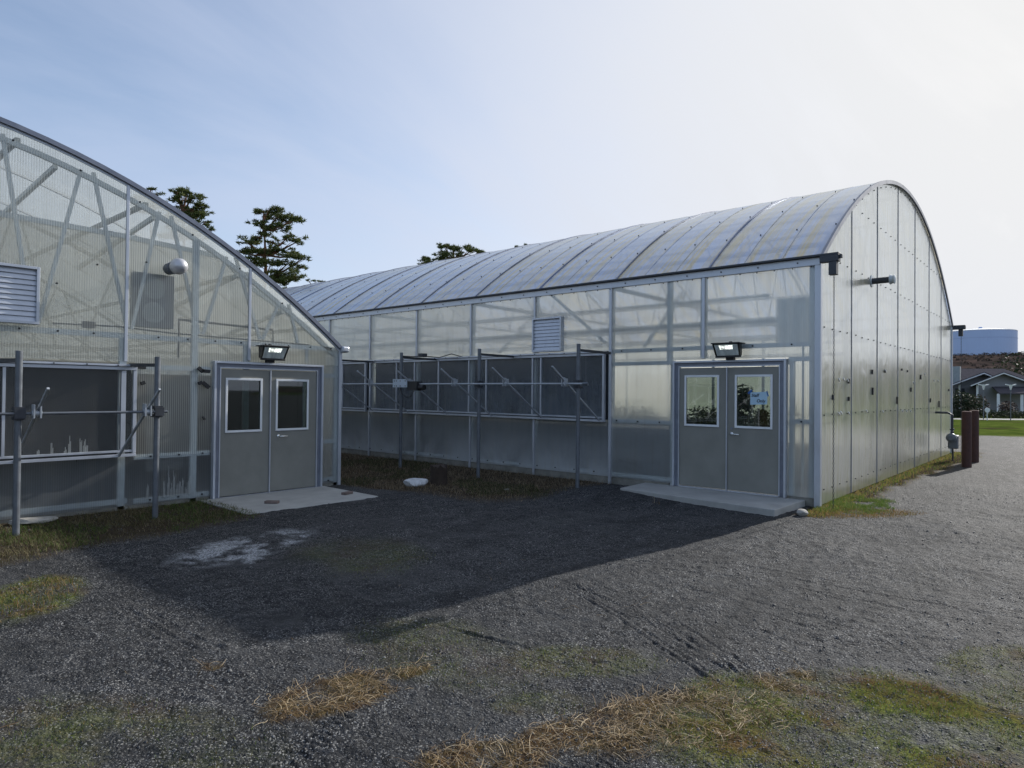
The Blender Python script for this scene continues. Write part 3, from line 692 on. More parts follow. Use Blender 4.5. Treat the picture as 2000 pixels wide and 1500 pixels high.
# ================================================================== pipe frames with opener rods
def pipe_frame_x():
    t = thing('vent_pipe_frame', 'row of grey pipe posts with a shaft and slanted rods before the long wall vents', 'pipe frame', (-1.17, 3.66, 0))
    for Y in (3.66, 6.08, 8.50, 10.92, 13.34):
        p = MB(); p.tube([(-1.17, Y, -.1), (-1.17, Y, 2.58)], .036, 14); po = p.build('post', M['pipe'], t, smooth=False)
        c = MB(); c.box(-1.23, Y - .05, 1.80, -1.11, Y + .05, 1.84); c.box(-1.23, Y - .05, 1.90, -1.11, Y + .05, 1.94); c.box(-1.25, Y - .055, 1.82, -1.20, Y + .055, 1.92); c.build('bracket', M['dark_steel'], po)
        a = MB(); a.bar((-1.15, Y, 2.47), (-.1, Y + .03, 2.47), .035, .045); a.build('tie_arm', M['dark_steel'], po)
    s = MB(); s.tube([(-1.25, 3.45, 1.875), (-1.25, 14., 1.875)], .017, 10); s.build('shaft', M['rod'], t)
    s = MB(); s.tube([(-1.25, 3.40, 1.875), (-1.25, 3.5, 1.875)], .03, 10); s.build('shaft_end', M['pipe'], t)
    Y = 3.90
    while Y < 13.5:
        r = MB(); r.bar((-.10, Y + .03, 1.20), (-1.66, Y - .03, 2.17), .026, .026); ro = r.build('opener_rod', M['rod'], t)
        j = MB(); j.bar((-.07, Y - .05, 1.19), (-.07, Y + .09, 1.19), .05, .02); j.box(-1.30, Y - .04, 1.83, -1.20, Y - .025, 1.97); j.box(-1.30, Y + .025, 1.83, -1.20, Y + .04, 1.99); j.tube([(-1.25, Y - .05, 1.875), (-1.25, Y + .05, 1.875)], .035, 10); j.each('joint', M['rod'], ro)
        Y += 1.40
    mo = MB(); mo.box(-1.36, 8.08, 1.80, -1.345, 8.56, 1.98); mo_o = mo.build('motor_plate', simple('zinc plate', (.50, .58, .66), .45, .2, .08), t)
    b = MB(); b.box(-1.34, 7.78, 1.73, -1.18, 8.10, 1.93); b.tube([(-1.26, 7.95, 1.80), (-1.26, 7.62, 1.80)], .06, 14); b.build('motor', M['black'], t)
    b = MB()
    for yy in (8.13, 8.30, 8.43, 8.50):
        for zz in (1.83, 1.94): b.tube([(-1.36, yy, zz), (-1.368, yy, zz)], .012, 8)
    b.each('bolt', M['screw'], mo_o)
    b = MB(); b.tube([(-1.3, 8.38, 1.80), (-1.3, 8.32, 1.66), (-1.28, 8.2, 1.57), (-1.28, 8.05, 1.6), (-1.26, 7.95, 1.72)], .009, 6)
    b.tube([(-1.2, 8.50, 2.5), (-.9, 8.40, 2.5), (-.7, 8.3, 2.52), (-.3, 8.2, 2.5), (-.2, 7.9, 2.58), (-.1, 7.6, 2.5)], .012, 6); b.build('cable', M['black'], t)
    b = MB(); b.box(-.75, 8.28, 2.5, -.6, 8.42, 2.58); b.build('junction_box', M['dark_steel'], t)
def pipe_frame_y():
    t = thing('vent_pipe_frame', 'pair of grey pipe posts and shaft with slanted rods before the left gable vent', 'pipe frame', (-7.2, 6.2, 0))
    for X in (-7.20, -8.71, -10.9, -13.1):
        p = MB(); p.tube([(X, 6.2, -.1), (X, 6.2, 2.14)], .036, 14); po = p.build('post', M['pipe'], t)
        c = MB(); c.box(X - .05, 6.14, 1.34, X + .05, 6.26, 1.38); c.box(X - .05, 6.14, 1.45, X + .05, 6.26, 1.49); c.box(X - .055, 6.10, 1.36, X + .055, 6.15, 1.47); c.build('bracket', M['dark_steel'], po)
        a = MB(); a.bar((X, 6.22, 2.03), (X - .02, 7.1, 2.05), .035, .045); a.build('tie_arm', M['dark_steel'], po)
    s = MB(); s.tube([(-7.10, 6.12, 1.415), (-14, 6.12, 1.415)], .017, 10); s.build('shaft', M['pipe'], t)
    for X in (-7.35, -8.55, -9.85, -11.2, -12.6):
        r = MB(); r.bar((X, 7.10, .77), (X + .03, 5.80, 1.71), .026, .026); ro = r.build('opener_rod', M['rod'], t)
        j = MB(); j.bar((X - .05, 7.12, .78), (X + .09, 7.12, .78), .05, .02); j.box(X - .04, 6.07, 1.36, X - .025, 6.17, 1.52); j.box(X + .025, 6.07, 1.36, X + .04, 6.17, 1.52); j.tube([(X - .05, 6.12, 1.415), (X + .05, 6.12, 1.415)], .035, 10); j.each('joint', M['rod'], ro)
pipe_frame_x(); pipe_frame_y()

# ================================================================== floodlights
def floodlight(loc, rot, label):
    t = thing('floodlight', label, 'wall lamp', (0, 0, 0), 'floodlights above the doors')
    # facing -Y, back at y=0 ; 0.5 wide
    h = MB(); w = .25
    A_ = [(-w * .80, -.02, -.11), (w * .80, -.02, -.11), (w * .80, -.02, .10), (-w * .80, -.02, .10)]
    B_ = [(-w * .92, -.17, -.15), (w * .92, -.17, -.15), (w, -.30, .10), (-w, -.30, .10)]
    h.raw(A_ + B_, [(0, 1, 2, 3), (0, 4, 5, 1), (1, 5, 6, 2), (2, 6, 7, 3), (3, 7, 4, 0)])
    h.box(-w - .012, -.33, .10, w + .012, -.02, .122)
    h.box(-w * .95, -.185, -.165, w * .95, -.16, -.135)
    h.build('housing', M['black'], t, bevel=.006)
    l = MB(); k = .80
    e_ = MB(); e_.raw([(-w * .45, -.181, -.10), (w * .40, -.181, -.10), (w * .48, -.288, .065), (-w * .52, -.288, .065)], [(0, 1, 2, 3)]); e_.build('lamp_glow', M['glow'], t)
    l.raw([(-w * .80, -.176, -.125), (w * .80, -.176, -.125), (w * .86, -.292, .085), (-w * .86, -.292, .085)], [(0, 1, 2, 3)])
    for i in range(1, 7): x = -w * .8 + i * w * 1.6 / 7; l.bar((x, -.180, -.12), (x * 1.06, -.292, .08), .006, .008)
    l.build('lens', M['lens'], t)
    b = MB(); b.box(-.07, .0, -.21, .07, -.10, -.13); b.tube([(-.0, -.05, .12), (0, -.05, .16)], .03, 10); b.box(-.09, -.02, -.1, .09, .02, .08); b.build('mount', M['black'], t)
    t.location = loc; t.rotation_euler = (0, 0, rot); t.scale = (.92, .85, .84); return t
fA = floodlight((-5.10, YA - .03, 2.34), 0, 'black floodlight over the double door of the left greenhouse')
fB = copy_tree(fA, (-.03, 1.36, 2.46), 'black floodlight over the double door with the paper notice')
fB.rotation_euler = (0, 0, R(-90))

# ================================================================== paper notice
n_ = thing('paper_notice', 'pale blue handwritten paper notice taped inside the right door window', 'notice', (-.02, .9, 1.65))
px_ = -.0175
q = MB(); q.raw([(px_, 1.05, 1.55), (px_, .775, 1.56), (px_, .765, 1.765), (px_, 1.045, 1.75), (px_ + .001, 1.05, 1.55), (px_ + .001, .775, 1.56), (px_ + .001, .765, 1.765), (px_ + .001, 1.045, 1.75)], [(0, 1, 2, 3), (7, 6, 5, 4), (0, 4, 5, 1), (1, 5, 6, 2), (2, 6, 7, 3), (3, 7, 4, 0)]); q.build('sheet', M['paper'], n_)
q = MB(); q.bar((px_ - .001, 1.08, 1.73), (px_ - .001, 1.02, 1.79), .035, .001, (1, 0, 0)); q.bar((px_ - .001, .78, 1.77), (px_ - .001, .755, 1.69), .02, .001, (1, 0, 0)); q.build('tape', M['tape'], n_)
def text(body, loc, size, rotx, parent, mat):
    cu = bpy.data.curves.new('lettering', 'FONT'); cu.body = body; cu.size = size; cu.extrude = .0006; cu.shear = .15; cu.offset = .0015
    o = bpy.data.objects.new('lettering', cu); COL.objects.link(o); o.data.materials.append(mat); o.parent = parent
    me = bpy.data.meshes.new_from_object(o.evaluated_get(bpy.context.evaluated_depsgraph_get())); bpy.data.objects.remove(o)
    o = bpy.data.objects.new('lettering', me); COL.objects.link(o); o.parent = parent
    l = Vector(loc) - ORG[parent.name]; o.location = l; o.rotation_euler = rotx; return o
text('Staff', (px_ - .0015, 1.03, 1.68), .07, (R(90), 0, R(-90)), n_, M['ink'])
text('Only', (px_ - .0015, .945, 1.59), .07, (R(90), 0, R(-90)), n_, M['ink'])

# ================================================================== pads, rocks
def pad(name, pts, z0, z1):
    mb = MB(); n = len(pts); mb.raw([(x, y, z0) for x, y in pts] + [(x, y, z1) for x, y in pts], [tuple(range(n - 1, -1, -1)), tuple(range(n, 2 * n))] + [(i, (i + 1) % n, n + (i + 1) % n, n + i) for i in range(n)])
    return tag(mb.build(name, M['concrete'], bevel=.012), kind='structure')
pad('concrete_pavement', [(-1.24, .22), (-.01, .18), (-.01, 2.98), (-.93, 2.94)], -.08, .094)
pad('concrete_pavement', [(-6.25, 5.58), (-4.04, 5.52), (-4.0, YA - .005), (-6.2, YA - .005)], -.08, .014)
def lump(name, c, r, mat, label, cat, sc_=(1, 1, .5), seed=1, sub=3):
    import bmesh
    bm = bmesh.new(); bmesh.ops.create_icosphere(bm, subdivisions=sub, radius=1); rd = random.Random(seed)
    ks = [(Vector((rd.gauss(0, 1), rd.gauss(0, 1), rd.gauss(0, 1))).normalized(), rd.uniform(.6, .95)) for _ in range(14)]
    for v in bm.verts:
        for d, h in ks:
            e = v.co.dot(d)
            if e > h: v.co -= d * (e - h)
        v.co += Vector((rd.uniform(-1, 1), rd.uniform(-1, 1), rd.uniform(-1, 1))) * .02
        v.co = Vector((v.co.x * sc_[0], v.co.y * sc_[1], v.co.z * sc_[2])) * r
    me = bpy.data.meshes.new(name); bm.to_mesh(me); bm.free(); me.materials.append(mat)
    o = bpy.data.objects.new(name, me); COL.objects.link(o); o.location = c; return tag(o, label, cat)
p = G(1565, 1006); lump('rock', (p.x, p.y, .03), .10, M['rock'], 'smooth grey rock beside the corner of the right concrete pad', 'rock', (1.1, .9, .6), 2)
p = G(815, 948); lump('mineral_lump', (p.x, p.y, .05), .25, M['sack'], 'whitish lump of stone lying in weeds beside the dark stump', 'stone', (1.2, .9, .38), 5)
p = G(62, 1022); lump('flat_stone', (p.x, p.y, .03), .22, M['rock'], 'flat grey stone at the foot of the leftmost pipe post', 'stone', (1.3, .8, .25), 8)
p = G(990, 957); lump('pebble', (p.x, p.y, .01), .05, M['rock'], 'small pale stone on the dark soil near the middle pipe post', 'stone', (1.4, 1, .4), 9, 2)
for (px, py, a, lb) in ((678, 967, .9, 'flat reddish brick on the right end of the left concrete pad'), (531, 985, -.3, 'flat reddish brick near the front edge of the left concrete pad')):
    p = G(px, py); b = MB(); b.box(-.10, -.045, 0, .10, .045, .04); o = b.build('brick', M['brick'], bevel=.006); o.location = (p.x, p.y, .0155); o.rotation_euler = (0, 0, a - .6); tag(o, lb, 'brick')
p = G(858, 946); st = MB(); ring = []
vs, fs = [], []; nn = 20
for j, z in enumerate((-.05, .1, .25, .33)):
    for k in range(nn):
        a = 2 * math.pi * k / nn; r_1 = (.155 if j else .18) * (1 + .10 * math.sin(3 * a + 1) + random.uniform(-.05, .05)); vs.append((p.x + math.cos(a) * r_1, p.y + math.sin(a) * r_1, z + (random.uniform(-.02, .05) if j == 3 else 0)))
for j in range(3):
    for k in range(nn): fs.append((j * nn + k, j * nn + (k + 1) % nn, (j + 1) * nn + (k + 1) % nn, (j + 1) * nn + k))
fs.append(tuple(range(3 * nn, 4 * nn))); st.raw(vs, fs)
tag(st.build('tree_stump', M['charred'], origin=(p.x, p.y, 0)), 'short dark rotten stump standing in the weeds between the greenhouses', 'stump')

# ================================================================== gas meter and bollards
gx, gy = 10.3, -.38
gm = thing('gas_meter', 'grey gas meter with pipe elbow at the far end of the bright wall', 'gas meter', (gx, gy, 0))
b = MB(); b.box(gx - .02, gy - .13, .32, gx + .22, gy + .10, .68); b.build('meter_body', M['meter'], gm, bevel=.03)
b = MB(); b.tube([(gx - .03, gy, .62), (gx - .10, gy, .62), (gx - .2, gy, .62), (gx - .24, gy, .62)], [.06, .12, .12, .06], 20); b.build('regulator', M['meter'], gm)
b = MB(); b.tube([(gx, .02, 1.28), (gx, -.28, 1.28), (gx, gy, 1.22), (gx, gy, .7)], .03, 10); b.tube([(gx + .1, gy, -.05), (gx + .1, gy, .33)], .022, 8); b.tube([(gx - .1, gy, .62), (gx - .1, gy, .78), (gx + .12, gy, .78), (gx + .12, gy, .66)], .025, 8); b.box(gx - .05, gy - .05, .82, gx + .05, gy + .05, .86); b.each('pipe', M['dark_steel'], gm)
def bollard(loc, h, label):
    t = thing('bollard', label, 'bollard', loc, 'bollards guarding the gas meter'); x, y, z = loc
    b = MB(); b.tube([(x, y, -.1), (x, y, h - .02)], .105, 24); b.build('tube', M['rust'], t)
    b = MB(); b.tube([(x, y, h - .02), (x, y, h)], [.107, .09], 24); b.build('top', simple('bollard cap', (.2, .12, .10), .8), t); return t
bo = bollard((8.75, -.88, 0), 1.36, 'rust brown pipe bollard, the nearer of the two beside the gas meter')
copy_tree(bo, (10.35, -.86, 0), 'rust brown pipe bollard, the farther one, partly hidden behind its neighbour')

# ================================================================== GROUND
def vnoise(x, y, seed=0):
    xi = np.floor(x).astype(np.int64); yi = np.floor(y).astype(np.int64); xf = x - xi; yf = y - yi
    def h(a, b):
        n = (a * 374761393 + b * 668265263 + seed * 974634777) & 0x7fffffff
        n = ((n ^ (n >> 13)) * 1274126177) & 0x7fffffff
        return ((n ^ (n >> 16)) & 0xffff) / 65535.0
    u = xf * xf * (3 - 2 * xf); v = yf * yf * (3 - 2 * yf)
    return (h(xi, yi) * (1 - u) + h(xi + 1, yi) * u) * (1 - v) + (h(xi, yi + 1) * (1 - u) + h(xi + 1, yi + 1) * u) * v
def fbm(x, y, o=4, seed=0):
    s = 0; a = .5
    for i in range(o): s = s + a * vnoise(x * 2 ** i, y * 2 ** i, seed + i); a *= .5
    return s / (1 - .5 ** o)
def blob(x, y, cx, cy, rx, ry, ang=0., soft=.5):
    dx, dy = x - cx, y - cy; c, s = math.cos(ang), math.sin(ang)
    a = (dx * c + dy * s) / rx; b = (-dx * s + dy * c) / ry; d = np.sqrt(a * a + b * b)
    return np.clip((1 + soft - d) / soft, 0, 1)
def seg_d(x, y, p, q):
    dx, dy = q[0] - p[0], q[1] - p[1]; L2 = dx * dx + dy * dy
    t = np.clip(((x - p[0]) * dx + (y - p[1]) * dy) / L2, 0, 1); return np.hypot(x - p[0] - t * dx, y - p[1] - t * dy)
tracks = []   # polylines in ground coords (pixel waypoints unprojected onto the ground)
def trk(pts, w=.012, d=.012): tracks.append(([tuple(G(*p)[:2]) for p in pts], w, d))
for o in (0, 14, 40, 56):
    trk([(1105 + o * .6, 1148), (1190 + o, 1195 - o * .15), (1290 + o, 1262 - o * .2), (1380 + o, 1325 - o * .25)])
for o in (0, 16, 34): trk([(1120 + o, 1143 - o * .1), (1200 + o, 1180 - o * .3), (1260 + o, 1200 - o * .2), (1345 + o, 1262 - o * .3), (1450 + o, 1320)], .011, .010)
for o in (0, 14, 40, 54): trk([(235 + o, 1185 + o * .05), (290 + o, 1225), (345 + o, 1262 - o * .1), (395 + o * .8, 1280 - o * .1)], .014, .013)
for o in (0, 10, 24): trk([(415 + o, 1310 - o * .2), (470 + o, 1335 - o * .2), (530 + o, 1352 - o * .5)], .010, .009)
for o in (0, 9): trk([(1300, 1207 + o), (1400, 1216 + o), (1500, 1236 + o)], .012, .010)
for o in (0, 22, 50): trk([(1560, 1085 + o * .4), (1700, 1090 + o * .5), (1850, 1080 + o * .6), (2000, 1052 + o)], .03, .012)
for o in (0, 12, 34, 46): trk([(1560 - o, 1500), (1420 - o, 1380), (1180 - o, 1290), (900 - o, 1230 - o * .3), (640, 1215 - o * .4)], .014, .009)
for o in (0, 14, 36): trk([(2000, 1190 + o), (1750, 1150 + o), (1450, 1100 + o * .7), (1200, 1085 + o * .5), (950, 1075 + o * .4)], .018, .016)
for o in (0, 20): trk([(1330, 1150 + o), (1450, 1168 + o), (1560, 1200 + o), (1700, 1225 + o), (1850, 1230 + o)], .02, .010)
cxy = (CAM.x, CAM.y)
lp = [None]
def ground_z(x, y):
    r = np.hypot(x - cxy[0], y - cxy[1])
    near = np.clip((30 - r) / 20, 0, 1)
    yard = np.clip((-x - 1.4) / 1.0, 0, 1) * np.clip((6.6 - y) / 1.5, 0, 1) + np.clip((-y - .6) / .8, 0, 1); yard = np.clip(yard, 0, 1)
    z = (fbm(x * .55, y * .55, 3, 5) - .5) * .09 * yard * near + (fbm(x * 3, y * 3, 3, 9) - .5) * .022 * near * np.clip(yard + .2, 0, 1)
    z = z + (fbm(x * 14, y * 14, 3, 19) - .5) * .022 * near + np.clip(fbm(x * 1.6, y * 5., 4, 29) - .55, 0, 1) * .05 * near * yard
    z = z + .07 * np.exp(-((x + 1.15) / .7) ** 2 - ((y - 3.1) / 1.0) ** 2) * (x < -.02)
    return z - .004
def track_z(x, y):
    z = np.zeros_like(x)
    for pts, w, d in tracks:
        bx0, bx1 = min(p[0] for p in pts) - .3, max(p[0] for p in pts) + .3; by0, by1 = min(p[1] for p in pts) - .3, max(p[1] for p in pts) + .3
        mk = (x > bx0) & (x < bx1) & (y > by0) & (y < by1)
        if not mk.any(): continue
        xs, ys = x[mk], y[mk]; dd = np.full(xs.shape, 9.); wob = (fbm(xs * 9, ys * 9, 2, 33) - .5) * .03
        for p, q in zip(pts[:-1], pts[1:]): dd = np.minimum(dd, seg_d(xs, ys, p, q))
        dd = np.abs(dd + wob * .5); g = np.exp(-(dd / w) ** 2) * .9 - .45 * np.exp(-((dd - 2.2 * w) / w) ** 2)
        z[mk] -= g * d * (.35 + .45 * fbm(xs * 12, ys * 12, 2, 77))
    # tread marks close to the lens
    for (c, ang, ln, wd) in (((1230, 1480), None, .5, .09), ((610, 1470), None, .5, .09)):
        a = G(c[0] - 60, c[1] + 25); b_ = G(c[0] + 40, c[1] - 60); d = (b_ - a); L = math.hypot(d.x, d.y); ux, uy = d.x / L, d.y / L
        s = (x - a.x) * ux + (y - a.y) * uy; n = -(x - a.x) * uy + (y - a.y) * ux
        mk = (s > -.3) & (s < L + .1) & (np.abs(n) < wd)
        z[mk] += -.007 * (np.sin(s[mk] * 2 * math.pi / .045 + np.abs(n[mk]) * 40) > .1) * (1 - (np.abs(n[mk]) / wd) ** 4)
    return z
rad = [.25, .5, .8, 1.1, 1.5, 1.9]
while rad[-1] < 13: rad.append(max(rad[-1] * 1.0045, rad[-1] + .001) if rad[-1] > 1.9 else rad[-1] * 1.05)
while rad[-1] < 100: rad.append(rad[-1] * 1.018)
while rad[-1] < 1200: rad.append(rad[-1] * 1.09)
a0 = math.atan2(CF.y, CF.x); half = R(41)
ang = list(np.linspace(a0 - half, a0 + half, 680)) + list(np.linspace(a0 + half, a0 - half + 2 * math.pi, 42)[1:-1])
RR, AA = np.meshgrid(np.array(rad), np.array(ang), indexing='ij')
X = cxy[0] + RR * np.cos(AA); Y = cxy[1] + RR * np.sin(AA)
Z = ground_z(X, Y) + track_z(X, Y)
Z[0, :] = Z[0, 0]
nr, na = X.shape
co = np.stack([X, Y, Z], -1).reshape(-1, 3)
i = np.arange(nr - 1)[:, None]; j = np.arange(na)[None, :]; j2 = (j + 1) % na
quads = np.stack([i * na + j, (i + 1) * na + j, (i + 1) * na + j2, i * na + j2], -1).reshape(-1, 4)
me = bpy.data.meshes.new('ground'); me.vertices.add(len(co)); me.vertices.foreach_set('co', co.ravel())
nq = len(quads); cap = list(range(na))
me.loops.add(nq * 4 + na); me.loops.foreach_set('vertex_index', np.concatenate([quads.ravel(), np.array(cap)]))
me.polygons.add(nq + 1); me.polygons.foreach_set('loop_start', np.concatenate([np.arange(nq) * 4, [nq * 4]])); 
me.update(calc_edges=True)
me.polygons.foreach_set('use_smooth', np.ones(nq + 1, bool))
# masks -------------------------------------------------------------
xf, yf = co[:, 0], co[:, 1]
def gp(px, py): p = G(px, py); return p.x, p.y
def pblob(c, ex, ey, soft=.6, x=None, y=None):     # ellipse given by centre and two pixel end points
    c_, a_, b_ = gp(*c), gp(*ex), gp(*ey); X_, Y_ = (xf, yf) if x is None else (x, y)
    m2 = np.array([[a_[0] - c_[0], b_[0] - c_[0]], [a_[1] - c_[1], b_[1] - c_[1]]]); inv = np.linalg.inv(m2)
    dx, dy = X_ - c_[0], Y_ - c_[1]; d = np.hypot(inv[0, 0] * dx + inv[0, 1] * dy, inv[1, 0] * dx + inv[1, 1] * dy)
    return np.clip((1 + soft - d) / soft, 0, 1)
def depth(x, y): return (x - CAM.x) * CF.x + (y - CAM.y) * CF.y
def m_straw(x, y):
    s = np.maximum.reduce([pblob((655, 1352), (765, 1322), (664, 1384), .3, x, y), pblob((775, 1313), (835, 1300), (778, 1326), .3, x, y), pblob((1320, 1408), (1500, 1395), (1305, 1466), .35, x, y), pblob((1130, 1425), (1230, 1405), (1140, 1450), .35, x, y), pblob((950, 1478), (1060, 1470), (950, 1510), .4, x, y), pblob((1540, 1332), (1590, 1330), (1545, 1350), .5, x, y), pblob((415, 1302), (432, 1300), (416, 1310), .5, x, y)])
    return s * np.clip((fbm(x * 5, y * 5, 4, 3) - .25) * 3.5, 0, 1)
def m_moss(x, y):
    s = np.maximum.reduce([.9 * pblob((1950, 1400), (2100, 1400), (1930, 1345), .4, x, y), .8 * pblob((1600, 1360), (1760, 1370), (1600, 1330), .4, x, y), pblob((1780, 1430), (2080, 1450), (1740, 1340), .5, x, y), pblob((1450, 1400), (1600, 1400), (1450, 1480), .5, x, y), .9 * pblob((60, 1165), (150, 1150), (40, 1205), .4, x, y), .35 * pblob((1130, 1285), (1260, 1290), (1130, 1310), .5, x, y), .2 * pblob((860, 1260), (1000, 1290), (840, 1310), .6, x, y), .3 * pblob((700, 1080), (790, 1080), (700, 1110), .7, x, y), .6 * pblob((1960, 1300), (2050, 1300), (1960, 1330), .6, x, y),.35 * pblob((1060, 1370), (1130, 1370), (1060, 1390), .6, x, y), .35*pblob((200, 1440), (420, 1450), (200, 1500), .8, x, y)])
    return s * np.clip((fbm(x * 2.2, y * 2.2, 4, 13) - .22) * 3.2, 0, 1)
def m_wall(x, y):   # weeds hugging the walls and between the houses
    w = .28 * fbm(x * 1.2, y * 1.2, 3, 21)
    a = np.clip(((y + .18 + w * 2.2 + .3 * np.clip((x - 3) / 8, 0, 1)) / .15), 0, 1) * (y < .1) * (x > -.9) * (x < 14)                        # along the bright end wall
    b = np.clip((x + 2.9 + (y - 4) * .15 + w * 3) / .5, 0, 1) * (x < .3) * (y > 3.0) * (y < 40) * (x > -3.7)
    b = b * np.clip((y - 3.4 - w) / .6, 0, 1) + np.clip((x + 3.6) / .3, 0, 1) * np.clip((y - 5.7 + w) / .5, 0, 1) * (x < .3)
    ed = 4.9 + (x + 8.5) * .22 - w * 1.2
    c = np.clip((y - ed) / .5, 0, 1) * (x < -6.1) * (y < 7.4)
    d_ = np.clip((-10.9 - x) / .6, 0, 1) * (y > 2)
    return np.clip(np.maximum.reduce([a, b, c, d_]), 0, 1)
def m_white(x, y):
    s = np.maximum(pblob((485, 1064), (590, 1045), (478, 1086), .4, x, y), 1.2 * pblob((492, 1091), (512, 1090), (492, 1097), .4, x, y))
    return s * np.clip((fbm(x * 6, y * 6, 5, 41) - .36) * 4.5, 0, 1)
def m_lawn(x, y):
    dp = depth(x, y); n = (fbm(x * .4, y * .4, 3, 51) - .5) * 5
    return np.clip((dp - 28 + n) / 2, 0, 1) * (1 - np.clip((dp - 49.5) / .6, 0, 1) * np.clip((53 - dp) / .6, 0, 1))
mask = np.zeros((len(co), 4), np.float32)
mask[:, 0] = np.maximum(m_moss(xf, yf), m_lawn(xf, yf)); mask[:, 1] = np.maximum(m_straw(xf, yf), m_wall(xf, yf)); mask[:, 2] = m_white(xf, yf); mask[:, 3] = 1
ca = me.color_attributes.new('cover', 'FLOAT_COLOR', 'POINT'); ca.data.foreach_set('color', mask.ravel())
ln = np.zeros((len(co), 4), np.float32); ln[:, 0] = m_lawn(xf, yf); ln[:, 1] = m_wall(xf, yf); ln[:, 3] = 1
dp = depth(xf, yf); ln[:, 2] = np.clip((dp - 49.5) / .6, 0, 1) * np.clip((53 - dp) / .6, 0, 1)
ca = me.color_attributes.new('zones', 'FLOAT_COLOR', 'POINT'); ca.data.foreach_set('color', ln.ravel())
mt, nt, out = newmat('gravel ground'); t = NT(nt)
tc = t.n('ShaderNodeTexCoord'); ob = tc.outputs['Object']
at1 = t.n('ShaderNodeAttribute', _attribute_name='cover'); at2 = t.n('ShaderNodeAttribute', _attribute_name='zones')
s1 = t.n('ShaderNodeSeparateColor'); nt.links.new(at1.outputs['Color'], s1.inputs[0]); s2 = t.n('ShaderNodeSeparateColor'); nt.links.new(at2.outputs['Color'], s2.inputs[0])
vo = t.n('ShaderNodeTexVoronoi', Scale=55.); nt.links.new(ob, vo.inputs['Vector']); vo.inputs['Randomness'].default_value = 1
vo2 = t.n('ShaderNodeTexVoronoi', Scale=130.); nt.links.new(ob, vo2.inputs['Vector'])
big = t.noise(ob, .45, 5, .6, .5); mid = t.noise(ob, 4., 6, .65); fine = t.noise(ob, 90., 4, .7)
grav = t.mixc(t.ramp(vo.outputs['Color'], .15, .95), (.0085, .009, .0105), (.066, .068, .073))
grav = t.mixc(t.math('GREATER_THAN', t.noise(vo2.outputs['Color'], 40., 0), .66), grav, (.30, .30, .29))
dust = t.mixc(t.ramp(big, .50, .72, 0, .55), grav, (.060, .061, .063))
dust = t.mixc(t.ramp(mid, .35, .6, .5, 0), dust, (.017, .018, .0195))
dust = t.mixc(t.ramp(t.noise(t.mapping(ob, (.35, 1.3, 1)), 1.7, 6, .7, .8), .42, .68, .0, .85), dust, (.020, .021, .0225))
dust = t.mixc(t.ramp(t.noise(t.mapping(ob, (1.2, .5, 1)), 1.1, 6, .75, 1.5), .5, .68, .0, .6), dust, (.074, .076, .078))
soil = t.mixc(t.ramp(fine, .3, .7), (.022, .017, .012), (.10, .078, .05))
mossc = t.mixc(t.ramp(t.noise(ob, 12., 5, .7), .35, .65), (.055, .08, .016), (.17, .18, .05))
mossc = t.mixc(t.ramp(t.noise(ob, 2.3, 4, .6), .45, .65), mossc, (.11, .070, .030))
lawnc = t.mixc(t.ramp(t.noise(ob, .6, 6, .75), .38, .6), (.045, .075, .014), (.11, .14, .03))
lawnc = t.mixc(t.ramp(t.noise(ob, .25, 5, .7), .52, .62, 0, .8), lawnc, (.06, .045, .03))
soil2 = t.mixc(t.ramp(mid, .35, .65), (.075, .045, .024), (.11, .085, .04))
soilm = t.mixc(s2.outputs[1], soil2, soil)
c = t.mixc(t.math('MULTIPLY', s1.outputs[1], t.ramp(t.noise(ob, 30., 4, .7), .3, .6, .45, 1)), dust, soilm)
mf = t.math('MULTIPLY', s1.outputs[0], t.ramp(t.noise(ob, 24., 5, .8), .33, .52)); c = t.mixc(mf, c, mossc)
c = t.mixc(s2.outputs[0], c, lawnc)
c = t.mixc(s2.outputs[2], c, (.28, .28, .27))
wf = t.math('MULTIPLY', s1.outputs[2], t.ramp(t.noise(ob, 45., 5, .85), .42, .54)); c = t.mixc(wf, c, (.42, .44, .46))
p_ = t.n('ShaderNodeBsdfPrincipled', **{'Base__Color': c, 'Roughness': .62, 'Specular__IOR__Level': .6})
h = t.math('ADD', t.math('MULTIPLY', vo.outputs['Distance'], -.9), t.math('ADD', t.math('MULTIPLY', vo2.outputs['Distance'], -.35), t.math('MULTIPLY', fine, .5)))
bp = t.n('ShaderNodeBump', Strength=.75, Distance=.012, Height=h)
bp2 = t.n('ShaderNodeBump', Strength=.6, Distance=.04, Height=t.noise(ob, 9., 6, .7)); nt.links.new(bp.outputs[0], bp2.inputs['Normal'])
rgh = t.math('ADD', t.math('MULTIPLY', s2.outputs[0], .17), .80); spc = t.math('MULTIPLY', t.math('SUBTRACT', .16, t.math('MULTIPLY', s2.outputs[0], .16)), t.math('SUBTRACT', 1., t.math('MAXIMUM', s1.outputs[0], s1.outputs[1]))); nt.links.new(rgh, p_.inputs['Roughness']); nt.links.new(spc, p_.inputs['Specular IOR Level'])
nt.links.new(bp2.outputs[0], p_.inputs['Normal']); nt.links.new(p_.outputs[0], out.inputs[0])
me.materials.append(mt)
go = bpy.data.objects.new('ground', me); COL.objects.link(go); tag(go, kind='structure')

